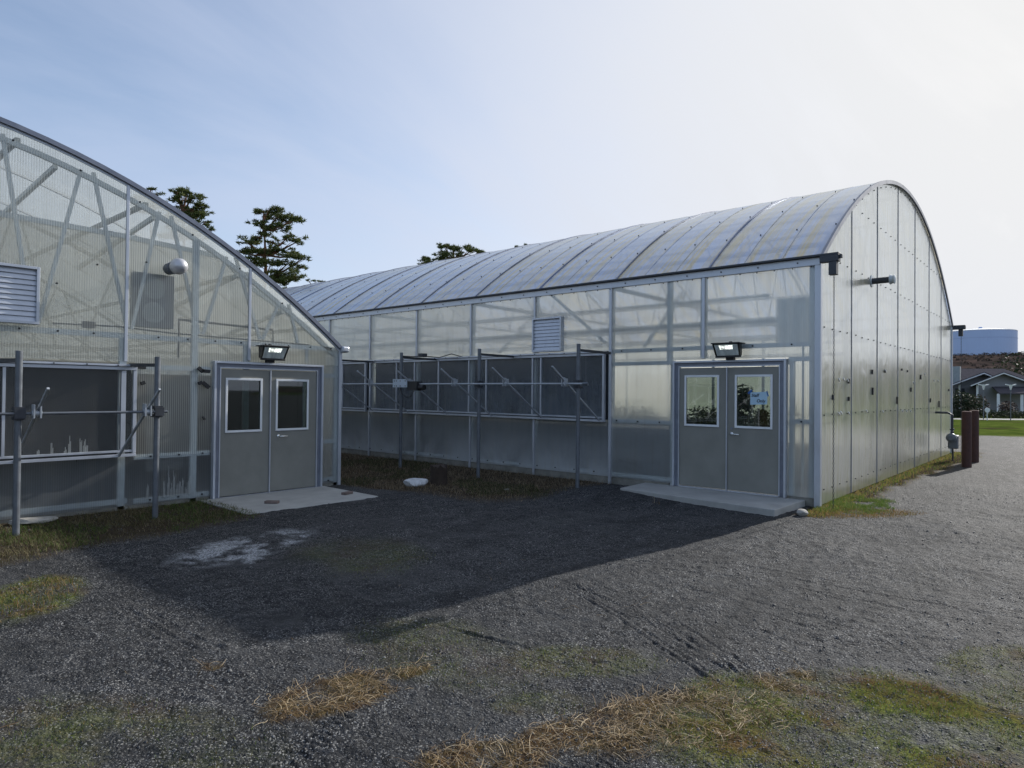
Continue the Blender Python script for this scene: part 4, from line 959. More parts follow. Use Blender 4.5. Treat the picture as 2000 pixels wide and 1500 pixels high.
# loose gravel stones
def stones(n, name):
    r = 1.9 * np.exp(rng.random(n) * math.log(15 / 1.9)); a = a0 + (rng.random(n) * 2 - 1) * R(40)
    x = cxy[0] + r * np.cos(a); y = cxy[1] + r * np.sin(a)
    dens = .25 + 1.2 * np.clip((fbm(x * 1.1, y * 1.1, 4, 61) - .35) * 3, 0, 1)
    keep = (rng.random(n) < dens) & ~((x > -.02) & (y > -.02)) & ~((y > YA) & (x < XA)) & ~((x > -1.27) & (y > .2) & (y < 3)) & ~((x > -6.3) & (x < -3.9) & (y > 5.5))
    x, y, r = x[keep], y[keep], r[keep]; n = len(x); z = ground_z(x, y) + track_z(x, y)
    s = rng.uniform(.0022, .0062, n) * (1 + (rng.random(n) > .93) * rng.uniform(.2, 1.3, n)) * (.75 + r * .07)
    base = np.array([(1, 0, 0), (-.5, .87, 0), (-.5, -.87, 0), (.3, .3, 1), (-.4, 0, .9), (.3, -.5, .7)], float)
    fcs = np.array([(0, 1, 3), (1, 4, 3), (1, 2, 4), (2, 5, 4), (2, 0, 5), (0, 3, 5), (3, 4, 5)])
    th = rng.random(n) * 6.283; jit = rng.uniform(.6, 1.3, (n, 6, 3)); v = base[None] * jit
    c, sn = np.cos(th)[:, None], np.sin(th)[:, None]
    vx = v[:, :, 0] * c - v[:, :, 1] * sn; vy = v[:, :, 0] * sn + v[:, :, 1] * c
    V = np.stack([x[:, None] + vx * s[:, None], y[:, None] + vy * s[:, None], z[:, None] + (v[:, :, 2] * .8 - .1) * s[:, None]], -1).reshape(-1, 3)
    F = (fcs[None] + (np.arange(n) * 6)[:, None, None]).reshape(-1, 3)
    return V, F
def mesh_np(name, V, F, mat, k=3):
    me = bpy.data.meshes.new(name); me.vertices.add(len(V)); me.vertices.foreach_set('co', V.ravel())
    me.loops.add(F.size); me.loops.foreach_set('vertex_index', F.ravel()); me.polygons.add(len(F)); me.polygons.foreach_set('loop_start', np.arange(len(F)) * k)
    me.update(calc_edges=True); me.materials.append(mat); o = bpy.data.objects.new(name, me); COL.objects.link(o); return o
V, F = stones(110000, 'gravel'); go = mesh_np('loose_gravel', V, F, leafy('gravel stones', [(.013, .013, .015), (.038, .039, .042), (.065, .067, .07), (.10, .10, .10), (.20, .20, .195)], 0., .5))
tag(go, 'loose dark crushed gravel scattered over the yard', 'gravel', kind='stuff')

# ------------------------------------------------------------------ grass & straw
def blades(x, y, h, w, lean, mat, name, label, cat, segs=3, flat=None, zoff=0.):
    n = len(x); z = ground_z(x, y) + zoff
    th = rng.random(n) * 6.283; hh = h * rng.uniform(.5, 1.3, n); ln_ = lean * rng.uniform(.3, 1.6, n)
    curl = rng.uniform(-1, 1, n)
    ts = np.linspace(0, 1, segs + 1); V = np.zeros((n, 2 * (segs + 1), 3)); 
    px = np.zeros(n); py = np.zeros(n); pz = np.zeros(n); dirx = np.cos(th); diry = np.sin(th); tilt = ln_ * .5
    prev_t = 0
    for k, tt in enumerate(ts):
        if k:
            st_ = hh / segs; a_ = th + curl * tt * 1.3
            px = px + np.cos(a_) * np.sin(tilt) * st_; py = py + np.sin(a_) * np.sin(tilt) * st_; pz = pz + np.maximum(np.cos(tilt) * st_, -pz * .8)
            tilt = tilt + ln_ * .55
        ww = w * (1 - tt * .85) * rng.uniform(.8, 1.2, n)
        V[:, 2 * k, 0] = x + px - diry * ww; V[:, 2 * k, 1] = y + py + dirx * ww; V[:, 2 * k, 2] = z + pz
        V[:, 2 * k + 1, 0] = x + px + diry * ww; V[:, 2 * k + 1, 1] = y + py - dirx * ww; V[:, 2 * k + 1, 2] = z + pz
    fs = np.array([(2 * k, 2 * k + 1, 2 * k + 3, 2 * k + 2) for k in range(segs)])
    F = (fs[None] + (np.arange(n) * 2 * (segs + 1))[:, None, None]).reshape(-1, 4)
    o = mesh_np(name, V.reshape(-1, 3), F, mat, 4); return tag(o, label, cat, kind='stuff')
def straws(x, y, h, w, mat, name, label, segs=7, pile=.028):
    n = len(x); z = ground_z(x, y) + .004 + rng.random(n) ** 2 * pile; V = np.zeros((n, 2 * (segs + 1), 3)); L = h * rng.uniform(.4, 1.4, n) / segs
    a = rng.random(n) * 6.283; el = rng.uniform(-.1, .42, n) + .5 * (rng.random(n) > .93); da = rng.normal(0, .10, n); de = rng.uniform(-.32, .05, n)
    px, py, pz = x.copy(), y.copy(), z.copy(); gz = z - pile * .0
    for k in range(segs + 1):
        if k:
            px = px + np.cos(a) * np.cos(el) * L; py = py + np.sin(a) * np.cos(el) * L; pz = np.maximum(pz + np.sin(el) * L, ground_z(px, py) + .003)
            a = a + da + rng.normal(0, .12, n); el = el + de + rng.normal(0, .08, n)
        ww = w * (1 - .6 * (k / segs) ** 2); V[:, 2 * k] = np.stack([px + np.sin(a) * ww, py - np.cos(a) * ww, pz], -1); V[:, 2 * k + 1] = np.stack([px - np.sin(a) * ww, py + np.cos(a) * ww, pz + w * .6], -1)
    fs = np.array([(2 * k, 2 * k + 1, 2 * k + 3, 2 * k + 2) for k in range(segs)]); F = (fs[None] + (np.arange(n) * 2 * (segs + 1))[:, None, None]).reshape(-1, 4)
    return tag(mesh_np(name, V.reshape(-1, 3), F, mat, 4), label, 'straw', kind='stuff')
def samp(fn, n, box):
    x = rng.uniform(box[0], box[1], n); y = rng.uniform(box[2], box[3], n); k = rng.random(n) < fn(x, y); return x[k], y[k]
m_green = leafy('grass blades', [(.03, .07, .012), (.06, .12, .02), (.10, .16, .03), (.14, .15, .05)], .35)
m_yel = leafy('mixed weeds', [(.05, .036, .02), (.14, .11, .06), (.08, .085, .028), (.28, .23, .14)], .3)
m_dry = leafy('dry straw', [(.16, .10, .05), (.40, .29, .15), (.20, .12, .055), (.62, .48, .30), (.14, .08, .04), (.50, .38, .22), (.75, .62, .42)], .3)
m_brown = leafy('dead brown weeds', [(.04, .028, .017), (.12, .085, .05), (.22, .17, .11), (.38, .31, .20)], .25)
bxn = (-10.5, -5.0, -3.6, 2.2)
x, y = samp(m_straw, 40000, bxn); blades(x, y, .035, .0018, 1.1, leafy('rusty low litter', [(.09, .055, .028), (.15, .10, .05), (.07, .042, .022), (.13, .12, .04)], .2), 'straw_litter', 'rusty brown litter under the straw clumps', 'straw', 2)
x, y = samp(m_straw, 60000, bxn); straws(x, y, .12, .0012, m_dry, 'dry_straw', 'pale curled dry straw lying on the gravel in the foreground')
x, y = samp(lambda x, y: m_moss(x, y) * np.clip((fbm(x * 7, y * 7, 3, 91) - .32) * 4, 0, 1), 170000, bxn); blades(x, y, .022, .0017, .9, leafy('low moss grass', [(.05, .09, .016), (.11, .17, .03), (.19, .23, .045), (.24, .19, .07), (.15, .09, .04)], .35), 'moss_grass', 'low mossy grass creeping over the gravel at lower right', 'grass', 2)
x, y = samp(lambda x, y: m_wall(x, y) * (y < .3) * (x > -.9) * (.15 + .85 * np.exp(-((x - .2) / 1.2) ** 2) + .5 * (y > -.25)), 30000, (-.9, 13.5, -1.5, .02)); blades(x, y, .055, .003, .8, leafy('wall foot grass', [(.08, .17, .02), (.14, .24, .04), (.36, .27, .08), (.45, .32, .13)], .4), 'wall_grass', 'short grass along the foot of the bright end wall', 'grass', 2)
x, y = samp(lambda x, y: np.maximum(pblob((1675, 982), (1722, 986), (1668, 994), .8, x, y), .5 * pblob((1615, 994), (1640, 996), (1612, 1000), .4, x, y)) * np.clip((fbm(x * 6, y * 6, 3, 95) - .35) * 4, 0, 1), 20000, (-.6, 1.6, -.9, .0)); blades(x, y, .05, .0028, .8, leafy('vivid grass', [(.05, .11, .015), (.09, .17, .025), (.15, .22, .045), (.20, .20, .06)], .4), 'green_grass', 'vivid green grass at the foot of the near corner of the end wall', 'grass', 3)
x, y = samp(lambda x, y: pblob((1650, 1002), (1760, 1003), (1650, 1010), .5, x, y) * .8, 14000, (-.9, 1.2, -1.4, .0)); blades(x, y, .03, .0025, .9, leafy('orange litter', [(.30, .17, .05), (.40, .27, .09), (.18, .09, .03), (.14, .18, .04)], .3), 'wall_litter', 'orange dry litter in front of the vivid green grass', 'straw', 2)
x, y = samp(lambda x, y: m_wall(x, y) * (x < -6.1), 42000, (-11.5, -6.1, 3.4, 7.15)); k = rng.random(len(x)) < (.3 + .7 * (fbm(x * 1.5, y * 1.5, 3, 71) > .5)); blades(x[k], y[k], .07, .0028, 1.0, m_yel, 'weeds', 'mixed brown and green weeds under the left gable wall', 'weeds', 3)
k = (fbm(x * 1.3, y * 1.3, 3, 72) > .57) & (rng.random(len(x)) < .5); blades(x[k], y[k], .075, .0026, .9, m_green, 'green_grass', 'green grass tufts under the left gable vent', 'grass', 3)
x, y = samp(lambda x, y: m_wall(x, y), 42000, (-3.8, -.03, 3.0, 14)); blades(x, y, .085, .0028, 1.1, m_brown, 'dead_weeds', 'dead brown weeds on the soil between the greenhouses', 'weeds', 3)
k = fbm(x * 1.1, y * 1.1, 3, 75) > .58; blades(x[k], y[k], .08, .003, .8, leafy('dull green weeds', [(.025, .045, .012), (.05, .075, .02), (.09, .09, .035)], .3), 'green_weeds', 'dull green weeds between the greenhouses', 'weeds', 3)
x, y = samp(lambda x, y: np.maximum(pblob((60, 1165), (140, 1150), (40, 1200), .4, x, y), 0), 5000, (-10.6, -8.2, 2.2, 4.4)); blades(x, y, .06, .003, .8, leafy('lit tuft', [(.05, .09, .015), (.10, .13, .03), (.26, .17, .07), (.18, .12, .05)], .4), 'grass_patch', 'green and orange grass patch at the left edge of the yard', 'grass', 3)
def stalks(px, py, n, h, name, label, mat, sp=.12, w=.0022, lean=.5):
    p = G(px, py); x = rng.normal(p.x, sp, n); y = rng.normal(p.y, sp, n); o = blades(x, y, h, w, lean, mat, name, label, 'weeds', 6); o['kind'] = 'thing'; return o
stalks(40, 1000, 46, .34, 'tall_dry_weed', 'tall pale dry weed stalks by the leftmost pipe post', m_dry, .22, .0024, .6)
stalks(755, 912, 16, .30, 'tall_dry_weed', 'thin dry weed stalks beside the second far pipe post', m_dry, .2, .002, .4)
stalks(878, 935, 60, .26, 'brown_shrub', 'wispy brown weed bush beside the dark stump', m_brown, .16, .0018, .6)
stalks(248, 978, 26, .24, 'grass_tuft', 'green grass tuft under the right end of the left vent', m_green, .12, .003, .6)
stalks(385, 975, 30, .20, 'grass_tuft', 'green grass tuft beside the left door frame', m_green, .10, .003, .6)
stalks(1098, 927, 20, .20, 'grass_tuft', 'green tuft at the foot of the long wall', m_green, .10, .003, .5)
stalks(1284, 985, 10, .14, 'dry_sprig', 'small dry sprig at the front edge of the right concrete pad', m_brown, .03, .003, .5)
x = rng.uniform(-10.2, -5.5, 60); y = rng.uniform(-3, 1.6, 60); k = np.hypot(x - CAM.x, y - CAM.y) > 3.4; x, y = x[k], y[k]; straws(x, y, .12, .0015, m_dry, 'scattered_straws', 'single straws scattered over the gravel', pile=.0)

# ================================================================== BACKGROUND
# hill
ha = np.linspace(R(-60), R(140), 120); hr = np.linspace(150, 700, 30); HA, HR = np.meshgrid(ha, hr, indexing='xy')
hx = CAM.x + HR * np.cos(HA); hy = CAM.y + HR * np.sin(HA)
amp = 22 * np.exp(-((HA - R(3)) / R(30)) ** 2) + 4.6
t_ = np.clip((HR - 160) / 330, 0, 1); hz = amp * t_ * t_ * (3 - 2 * t_) * (1 + .08 * (fbm(hx * .02, hy * .02, 4, 5) - .5)) - .5 + (fbm(hx * .08, hy * .08, 3, 6) - .5) * 1.2
V = np.stack([hx, hy, hz], -1).reshape(-1, 3); na2 = len(ha)
F = np.array([(r * na2 + k, r * na2 + k + 1, (r + 1) * na2 + k + 1, (r + 1) * na2 + k) for r in range(len(hr) - 1) for k in range(na2 - 1)])
mt, nt, out = newmat('hillside scrub'); t = NT(nt); tc = t.n('ShaderNodeTexCoord'); ob = tc.outputs['Object']
c = t.mixc(t.ramp(t.noise(ob, .06, 6, .7), .4, .6), (.05, .04, .035), (.10, .07, .06)); c = t.mixc(t.ramp(t.noise(ob, .012, 3, .5), .52, .6), c, (.08, .11, .04))
c = t.mixc(t.ramp(t.noise(ob, .2, 5, .7), .45, .6, .0, .6), c, (.02, .022, .02))
p_ = t.n('ShaderNodeBsdfPrincipled', **{'Base__Color': c, 'Roughness': 1., 'Specular__IOR__Level': 0.}); nt.links.new(p_.outputs[0], out.inputs[0])
o = mesh_np('hill', V, F, mt, 4); tag(o, kind='structure'); o.data.polygons.foreach_set('use_smooth', [True] * len(F))
# water tank
DT = 400; pc = at(1915, 705, DT); up = Vector((0, 0, 1)); rt = Vector((CR.x, CR.y, 0)).normalized(); fw = Vector((CF.x, CF.y, 0)).normalized()
mpp = DT / FPX
tk = thing('water_tank', 'wide pale blue water storage tank with a low domed roof on the hilltop', 'water tank', (pc.x, pc.y, 0))
top = at(1915, 649, DT).z; rad_ = 70 * mpp * .83
b = MB(); b.tube([(pc.x, pc.y, pc.z - 8), (pc.x, pc.y, top)], rad_, 64); b.build('shell', simple('hazy blue tank shell', (.50, .62, .84), .6, 0, .05, .05), tk, smooth=False)  # shell blue lightened to stand in for distance haze
b = MB(); b.tube([(pc.x, pc.y, top), (pc.x, pc.y, top + .35), (pc.x, pc.y, top + 1.6), (pc.x, pc.y, top + 2.3)], [rad_ * 1.006, rad_ * 1.0, rad_ * .5, rad_ * .03], 64); b.build('roof', M['white'], tk)
b = MB()
for zz in (.18, .74): zq = pc.z + (top - pc.z) * zz; b.tube([(pc.x, pc.y, zq), (pc.x, pc.y, zq + .35)], rad_ * 1.005, 64, False)
b.tube([(pc.x, pc.y, top + 2.2), (pc.x, pc.y, top + 3.2)], [1.6, .8], 12); b.build('band', simple('tank band', (.42, .53, .74), .6, 0, .05, .05), tk)
# house
HD = 70.
def hp(px, py, dd=0.): return at(px, py, HD + dd)
hq = hp(1935, 812); hs = thing('house', 'grey single storey house with white roof trim and a porch, beyond the lawn', 'house', (hq.x, hq.y, 0))
sid = simple('grey siding', (.25, .25, .26), .8, 0, .08, .5, stretch=(.1, .1, 6)); rfm = simple('dark shingle roof', (.085, .08, .088), 1., 0, .2, 3, spec=.0)
def prism(front, dd0, dd1, name, mat, par):
    vd = ray(1930, 783); vd = Vector((vd.x, vd.y, 0)); vd /= vd.dot(fw)
    mb = MB(); n = len(front); d = vd * (dd1 - dd0); a = [hp(px, py, dd0) for px, py in front]; bb = [p + d for p in a]
    mb.raw(a + bb, [tuple(range(n)), tuple(range(2 * n - 1, n - 1, -1))] + [(i, n + i, n + (i + 1) % n, (i + 1) % n) for i in range(n)]); return mb.build(name, mat, par)
prism([(1908, 815), (2030, 815), (2030, 752), (1960.5, 730), (1908, 749)], 0, 9, 'wall', sid, hs)
prism([(1857, 815), (1975, 815), (1975, 752), (1922, 730.5), (1857, 753)], 4, 12, 'wall', sid, hs)
prism([(1896, 754), (1960.5, 729), (2036, 756), (2036, 753), (1960.5, 726), (1896, 751)], -.6, 10, 'roof', rfm, hs)
prism([(1896, 754.8), (1960.5, 730), (2036, 756.5), (2036, 754.4), (1960.5, 727.8), (1896, 752.6)], -.75, -.61, 'roof_trim', M['white'], hs)
prism([(1855, 754), (1922, 729), (1960, 745), (1960, 742), (1922, 726), (1855, 751)], 3, 14, 'roof', rfm, hs)
prism([(1855, 754.8), (1922, 730.2), (1945, 739.6), (1945, 737.4), (1922, 728), (1855, 752.6)], 2.85, 2.99, 'roof_trim', M['white'], hs)
mb = MB(); a = [hp(1866, 748, 10), hp(2040, 748, 10), hp(1960, 720, 16), hp(1874, 720, 16)]; mb.poly(a); a2 = [p + up * .0 + fw * 8 for p in a]; mb.poly([a[3], a[2], a2[1], a2[0]]); mb.poly([a[0], a[3], a2[0]]); mb.build('roof', rfm, hs)
mb = MB(); a = [hp(1952, 768, -3), hp(2036, 768, -3), hp(2030, 755, -.05), hp(1938, 755, -.05)]; b2 = [p - up * .12 for p in a]; mb.raw(a + b2, [(0, 1, 2, 3), (7, 6, 5, 4), (0, 4, 5, 1), (1, 5, 6, 2), (2, 6, 7, 3), (3, 7, 4, 0)]); mb.build('porch_roof', rfm, hs)
for xx in (1950, 1996): mb = MB(); p0 = hp(xx, 769, -2.8); mb.box(p0.x - .12, p0.y - .12, -.1, p0.x + .12, p0.y + .12, p0.z); mb.build('porch_post', M['white'], hs)
for xx in (1909, 1874): mb = MB(); p0 = hp(xx, 752, -.1 if xx == 1909 else 3.9); mb.box(p0.x - .09, p0.y - .09, -.1, p0.x + .09, p0.y + .09, p0.z); mb.each('corner_trim', M['white'], hs)
mb = MB(); p0 = hp(1866, 716, 6); mb.box(p0.x - .5, p0.y - .5, 2, p0.x + .5, p0.y + .5, p0.z); mb.build('chimney', simple('pale chimney', (.3, .34, .36), .8), hs)
mb = MB(); p0 = hp(1875, 770, 3.9); mb.bar(p0 - rt * .5, p0 + rt * .5, .06, 1.3, up); mb.build('window', M['dark_steel'], hs)
# lamps and sign
def lamp(px, py, h, label, dp_):
    p = at(px, py, dp_); p.z = 0; t = thing('street_lamp', label, 'lamp post', p, 'lamp posts beside the far lawn')
    b = MB(); b.tube([(p.x, p.y, 0), (p.x, p.y, h)], .032, 8); b.build('pole', M['pipe'], t)
    b = MB(); q = Vector((p.x, p.y, h))
    for s in (-1, 1): b.bar(q, q + rt * .38 * s + up * .10, .10, .07)
    b.tube([q - up * .3, q + up * .08], [.04, .13], 8); b.build('lamp_head', M['white'], t); return t
l1 = lamp(1921, 825, 2.55, 'white twin headed lamp post in front of the garage wall, the left one', 50)
p = at(1974, 828, 49); copy_tree(l1, (p.x, p.y, 0), 'white twin headed lamp post in front of the porch, the right one')
p = at(1928, 828, 48); sg = thing('road_sign', 'small round white sign on a thin post by the far lawn', 'sign', (p.x, p.y, 0))
b = MB(); b.tube([(p.x, p.y, 0), (p.x, p.y, .8)], .03, 6); b.build('post', M['galv'], sg)
b = MB(); b.tube([(p.x, p.y, .75), (p.x - fw.x * .04, p.y - fw.y * .04, .75)], .18, 20); b.build('disc', M['white'], sg)
# shrubs / trees by the house
leafd = leafy('dark shrub leaves', [(.012, .02, .012), (.025, .04, .018), (.045, .05, .025)], .2)
twig = leafy('bare brown twigs', [(.05, .032, .028), (.09, .06, .05), (.035, .025, .022)], .1)
for k, (px, py, dp_, r, zs, mt_, lb, nn_) in enumerate(((1870, 815, 56, 1.15, 1., leafd, 'dark evergreen shrub close to the far corner of the greenhouse', 900), (1893, 818, 55, 1.2, .85, leafd, 'round dark evergreen shrub left of the lamp posts', 900), (1908, 812, 57, .95, 1., twig, 'brown leafless shrub beside the dark evergreens', 700), (1968, 820, 60, .8, .9, twig, 'brown leafless shrub before the porch', 500), (1995, 760, 95, 4.5, 1.1, leafd, 'dark rounded tree rising behind the house roof', 1500), (1885, 722, 180, 4.5, .6, leafd, 'dark shrub on the hillside under the water tank', 500))):
    c_ = at(px, py, dp_); 
    gz = 0 if k < 4 else (c_.z - r)
    s_ = thing('shrub' if k != 4 else 'tree', lb, 'shrub' if k != 4 else 'tree', (c_.x, c_.y, gz))
    q = MB(); cz = gz + r * zs; bush(q, (c_.x, c_.y, cz), r, nn_, .12 if k < 4 else .28, zs, .45); q.build('foliage' if k != 4 else 'crown', mt_, s_)
    q = MB(); q.tube([(c_.x, c_.y, gz - (6 if k >= 4 else .1)), (c_.x, c_.y, cz)], [.12, .05], 6); q.build('trunk', M['bark'], s_)
# scrub over the hillside
hs_ = MB()
for k in range(700):
    a = random.uniform(R(-3), R(22)); r = random.uniform(260, 480); tt = min(1, max(0, (r - 160) / 330)); zc = (22 * math.exp(-((a - R(3)) / R(30)) ** 2) + 4.6) * tt * tt * (3 - 2 * tt) - .3
    bush(hs_, (CAM.x + r * math.cos(a), CAM.y + r * math.sin(a), zc), random.uniform(.8, 2.2), 26, .5, .7)
tag(hs_.build('hillside_scrub', leafy('hill scrub', [(.045, .038, .033), (.07, .052, .047), (.055, .055, .038), (.085, .064, .056)], .1, 1.)), 'brown and dark green scrub covering the hillside under the tank', 'scrub', kind='stuff')
# hedge band below house
hd = MB()
for k in range(60):
    c_ = at(1855 + k * 3.2, 815, 54.5 + random.uniform(-.6, .6)); bush(hd, (c_.x, c_.y, .25), .55, 60, .09, .7)
tag(hd.build('hedge', leafd), 'low dark green planting along the far side of the lawn', 'hedge', kind='stuff')

# pines
def needles(mat_n):
    return leafy(mat_n, [(.03, .05, .018), (.07, .10, .03), (.13, .16, .045), (.20, .20, .07)], .2)
nm = needles('pine needles')
def pad_cloud(V, F, c, rx, ry, rz, n, size, rd):
    for _ in range(n):
        while True:
            a, b, d = rd.uniform(-1, 1), rd.uniform(-1, 1), rd.uniform(-1, 1)
            if a * a + b * b + d * d < 1: break
        p = Vector((c[0] + a * rx, c[1] + b * ry, c[2] + d * rz + (a * a + b * b) * -.15 * rz))
        for _k in range(4):
            dr = Vector((rd.gauss(0, 1) + a * .6, rd.gauss(0, 1) + b * .6, rd.gauss(.35, .6))).normalized(); sd = dr.cross(Vector((rd.gauss(0, 1), rd.gauss(0, 1), rd.gauss(0, 1)))).normalized()
            L = size * rd.uniform(.6, 1.2); i0 = len(V); V += [p - sd * L * .13, p + sd * L * .13, p + dr * L]; F.append((i0, i0 + 1, i0 + 2))
def pine(base, H, crown0, name, label, seed, pads, rtrunk=.28, lean=0.):
    """pads: (u, h, r) = sideways offset in metres, height, radius"""
    rd = random.Random(seed); t = thing(name, label, 'tree', (base.x, base.y, 0), 'pine trees behind the greenhouses')
    tm = MB(); path = [Vector((base.x, base.y, -.2)) + rt * (lean * (k / 8) ** 2 + .12 * math.sin(k * 1.3)) + up * (H * .97 * k / 8) for k in range(9)]
    tm.tube(path, [rtrunk * (1 - .88 * k / 8) for k in range(9)], 10)
    V, F = [], []
    for (u, h, r) in pads:
        dps = rd.uniform(-1, 1) * r * .8
        c = Vector((base.x, base.y, h)) + rt * u + fw * dps
        k = min(7, max(0, int(max(0, h - .25 * abs(u)) / (H * .97) * 8))); st = path[k].lerp(path[k + 1], .5) if k < 8 else path[8]
        md = st.lerp(c, .5) - up * .12
        tm.tube([st, md, c], [.10, .07, .025], 6)
        for _ in range(3):
            o = Vector((rd.gauss(0, .4) * r, rd.gauss(0, .4) * r, rd.gauss(0, .10) * r))
            tm.tube([md, c + o], [.035, .01], 4)
        ns = max(5, int(r * 13))
        for _ in range(ns):
            o = rt * rd.uniform(-1, 1) * r + fw * rd.uniform(-.9, .9) * r + up * rd.uniform(-.26, .26) * r
            rr = r * rd.uniform(.16, .48); pad_cloud(V, F, c + o, rr, rr, rr * .5, int(60 * (rr / .5) ** 1.8) + 7, .24, rd)
    tm.build('trunk', M['bark_pine'], t)
    cr = MB(); cr.v = [tuple(v) for v in V]; cr.f = F; cr.uv = [[(0, 0)] * 3] * len(F); cr.build('crown', nm, t)
    return t
D2 = 45.; b2_ = at(512, 770, D2); k2 = D2 / FPX
def pads_px(lst, cx, D): 
    k = D / FPX; return [((px - cx) * k, at(px, py, D).z, r * k) for px, py, r in lst]
P2 = pads_px([(513, 412, 22), (535, 415, 26), (550, 425, 22), (500, 432, 16), (572, 428, 12), (520, 440, 24), (548, 445, 18), (497, 462, 16), (520, 458, 16), (580, 470, 16), (560, 462, 14), (530, 470, 14), (478, 470, 18), (490, 485, 24), (470, 492, 14), (515, 492, 20), (545, 490, 22), (570, 500, 22), (588, 503, 10), (500, 508, 20), (560, 515, 20), (585, 520, 12), (530, 520, 22), (550, 535, 26), (575, 540, 18), (525, 545, 20), (548, 552, 24), (500, 540, 20), (480, 515, 18), (560, 570, 26), (520, 575, 28)], 512, D2)
pine(Vector((b2_.x, b2_.y, 0)), at(512, 405, D2).z, 0, 'pine_tree', 'tall open crowned pine standing right of the left greenhouse roof', 4, P2, .3)
D1 = 48.; b1_ = at(352, 770, D1)
P1 = pads_px([(340, 372, 16), (358, 374, 18), (375, 385, 18), (350, 390, 22), (385, 402, 14), (368, 405, 24), (345, 410, 24), (396, 418, 14), (380, 425, 20), (355, 430, 26), (400, 436, 14), (408, 446, 8), (385, 442, 16), (330, 420, 20), (365, 455, 24), (395, 462, 16), (340, 460, 26)], 352, D1)
pine(Vector((b1_.x, b1_.y, 0)), at(352, 366, D1).z, 0, 'pine_tree', 'bushy pine rising behind the slope of the left greenhouse roof', 9, P1, .3)
D0 = 52.; b0_ = at(288, 770, D0)
pine(Vector((b0_.x, b0_.y, 0)), at(288, 364, D0).z, 0, 'pine_tree', 'pine of which only the tip shows above the left greenhouse roof', 12, pads_px([(288, 368, 8), (296, 376, 10), (280, 385, 20), (300, 392, 18), (285, 410, 24)], 288, D0), .25)
D3 = 55.; b3_ = at(885, 770, D3)
pine(Vector((b3_.x, b3_.y, 0)), at(860, 470, D3).z, 0, 'pine_tree', 'pine top showing over the ridge of the right greenhouse', 15, pads_px([(862, 478, 12), (880, 480, 16), (900, 485, 18), (920, 490, 14), (936, 492, 8), (858, 492, 12), (880, 500, 26), (915, 505, 24), (850, 515, 22), (890, 525, 30)], 885, D3), .25)
D4 = 60.; b4_ = at(829, 770, D4)
pine(Vector((b4_.x, b4_.y, 0)), at(829, 497, D4).z, 0, 'pine_tree', 'small dark pine tip just left of the pine over the ridge', 17, pads_px([(829, 502, 8), (822, 508, 8), (836, 506, 6), (829, 520, 16)], 829, D4), .2)
D5 = 80.; b5_ = at(1010, 770, D5)
pine(Vector((b5_.x, b5_.y, 0)), at(1025, 474, D5).z, 0, 'pine_tree', 'distant pine tip barely over the middle of the right greenhouse ridge', 19, pads_px([(1025, 477, 5), (1015, 482, 10)], 1010, D5), .2)
b6_ = at(620, 770, 90.); pine(Vector((b6_.x, b6_.y, 0)), at(620, 545, 90).z, 0, 'pine_tree', 'distant pine top beside the low far end of the right greenhouse roof', 21, pads_px([(600, 547, 5), (612, 548, 5), (625, 550, 6)], 620, 90.), .2)

# ================================================================== LIGHT + SKY
EL, AZ = R(26.), math.atan2(-.117, .993)       # sun direction (cos AZ, sin AZ)
sd = Vector((math.cos(AZ) * math.cos(EL), math.sin(AZ) * math.cos(EL), math.sin(EL)))
L = bpy.data.lights.new('sun', 'SUN'); L.energy = 4.4; L.angle = R(.53); L.color = (1., .96, .90)
lo = bpy.data.objects.new('sun', L); COL.objects.link(lo); lo.rotation_euler = sd.to_track_quat('Z', 'Y').to_euler(); lo.location = sd * 60
wd = bpy.data.worlds.new('World'); sc.world = wd; wd.use_nodes = True; nt = wd.node_tree; nt.nodes.clear(); t = NT(nt)
out = nt.nodes.new('ShaderNodeOutputWorld'); bg = nt.nodes.new('ShaderNodeBackground')
sky = nt.nodes.new('ShaderNodeTexSky'); sky.sky_type = 'NISHITA'; sky.sun_disc = False; sky.sun_elevation = EL
sky.sun_rotation = math.pi / 2 - AZ; sky.air_density = 1.0; sky.dust_density = 2.0; sky.ozone_density = 1.5; sky.altitude = 500
tc = t.n('ShaderNodeTexCoord'); g = tc.outputs['Generated']
sp = t.n('ShaderNodeSeparateXYZ'); nt.links.new(g, sp.inputs[0])
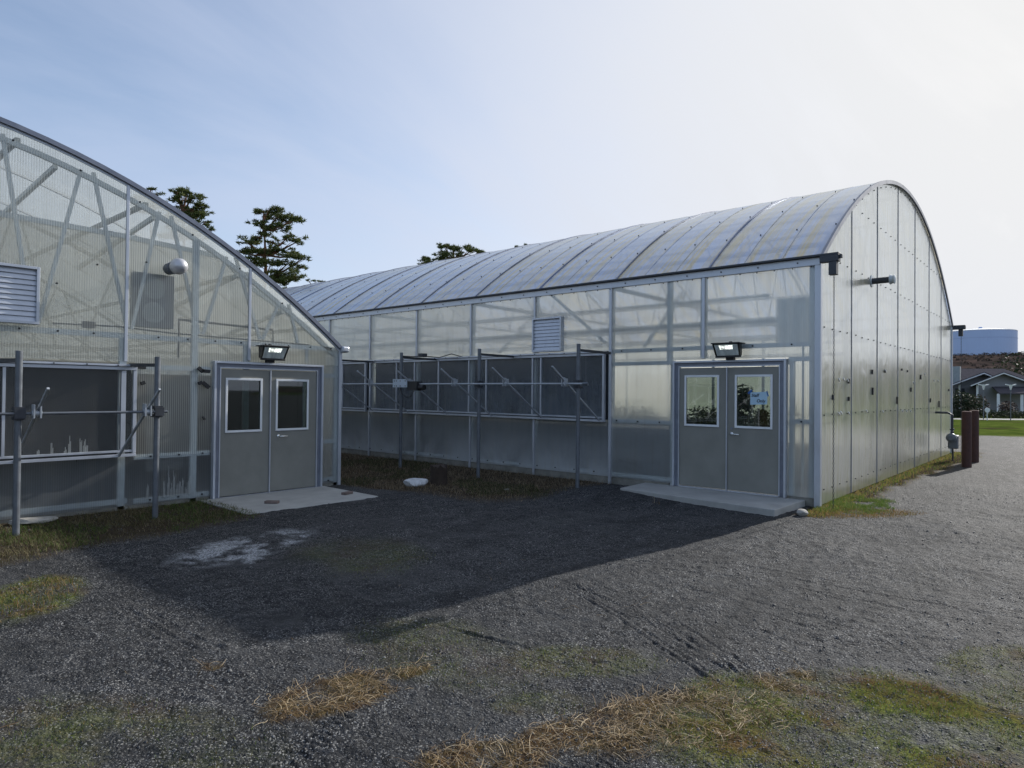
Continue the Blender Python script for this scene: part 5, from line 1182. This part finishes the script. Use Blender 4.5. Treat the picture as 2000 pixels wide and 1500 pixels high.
zz = t.math('MAXIMUM', sp.outputs[2], .04); cx_ = t.math('DIVIDE', sp.outputs[0], t.math('ADD', zz, .25)); cy_ = t.math('DIVIDE', sp.outputs[1], t.math('ADD', zz, .25))
cb = t.n('ShaderNodeCombineXYZ'); nt.links.new(cx_, cb.inputs[0]); nt.links.new(cy_, cb.inputs[1])
mp = nt.nodes.new('ShaderNodeMapping'); nt.links.new(cb.outputs[0], mp.inputs[0]); mp.inputs['Rotation'].default_value = (0, 0, R(35)); mp.inputs['Scale'].default_value = (.55, 1.5, 1)
cn = t.noise(mp.outputs[0], 1.1, 7, .6, .5); cn2 = t.noise(mp.outputs[0], .5, 4, .5, .3)
dt = t.n('ShaderNodeVectorMath', _operation='DOT_PRODUCT'); nt.links.new(g, dt.inputs[0]); dt.inputs[1].default_value = sd
glow = t.ramp(dt.outputs['Value'], .15, 1.0, 0, 1); glow = t.math('POWER', glow, 2.1)
hz_ = t.ramp(sp.outputs[2], .0, .35, 1, 0)
cov = t.math('ADD', t.math('MULTIPLY', t.ramp(cn, .38, .68), .38), t.math('ADD', t.math('MULTIPLY', t.ramp(cn2, .25, .7, .3, 1.), .24), t.math('ADD', t.math('MULTIPLY', glow, .75), t.math('MULTIPLY', hz_, .35))), True)
cloudc = t.mixc(glow, (3.3, 3.75, 4.85), (5.0, 5.0, 4.98))
skyc = t.mixc(t.math('MULTIPLY', glow, .9), sky.outputs[0], cloudc)
c = t.mixc(cov, skyc, cloudc)
nt.links.new(c, bg.inputs[0]); bg.inputs[1].default_value = .15; nt.links.new(bg.outputs[0], out.inputs[0])
sc.view_settings.view_transform = 'Standard'; sc.view_settings.look = 'None'; sc.view_settings.gamma = 1; sc.view_settings.exposure = .25
sc.render.engine = 'CYCLES'; sc.cycles.use_denoising = True; sc.cycles.transparent_max_bounces = 24; sc.cycles.max_bounces = 8
sc.cycles.diffuse_bounces = 4; sc.cycles.glossy_bounces = 3; sc.cycles.transmission_bounces = 6; sc.cycles.sample_clamp_indirect = 6; sc.cycles.caustics_reflective = False
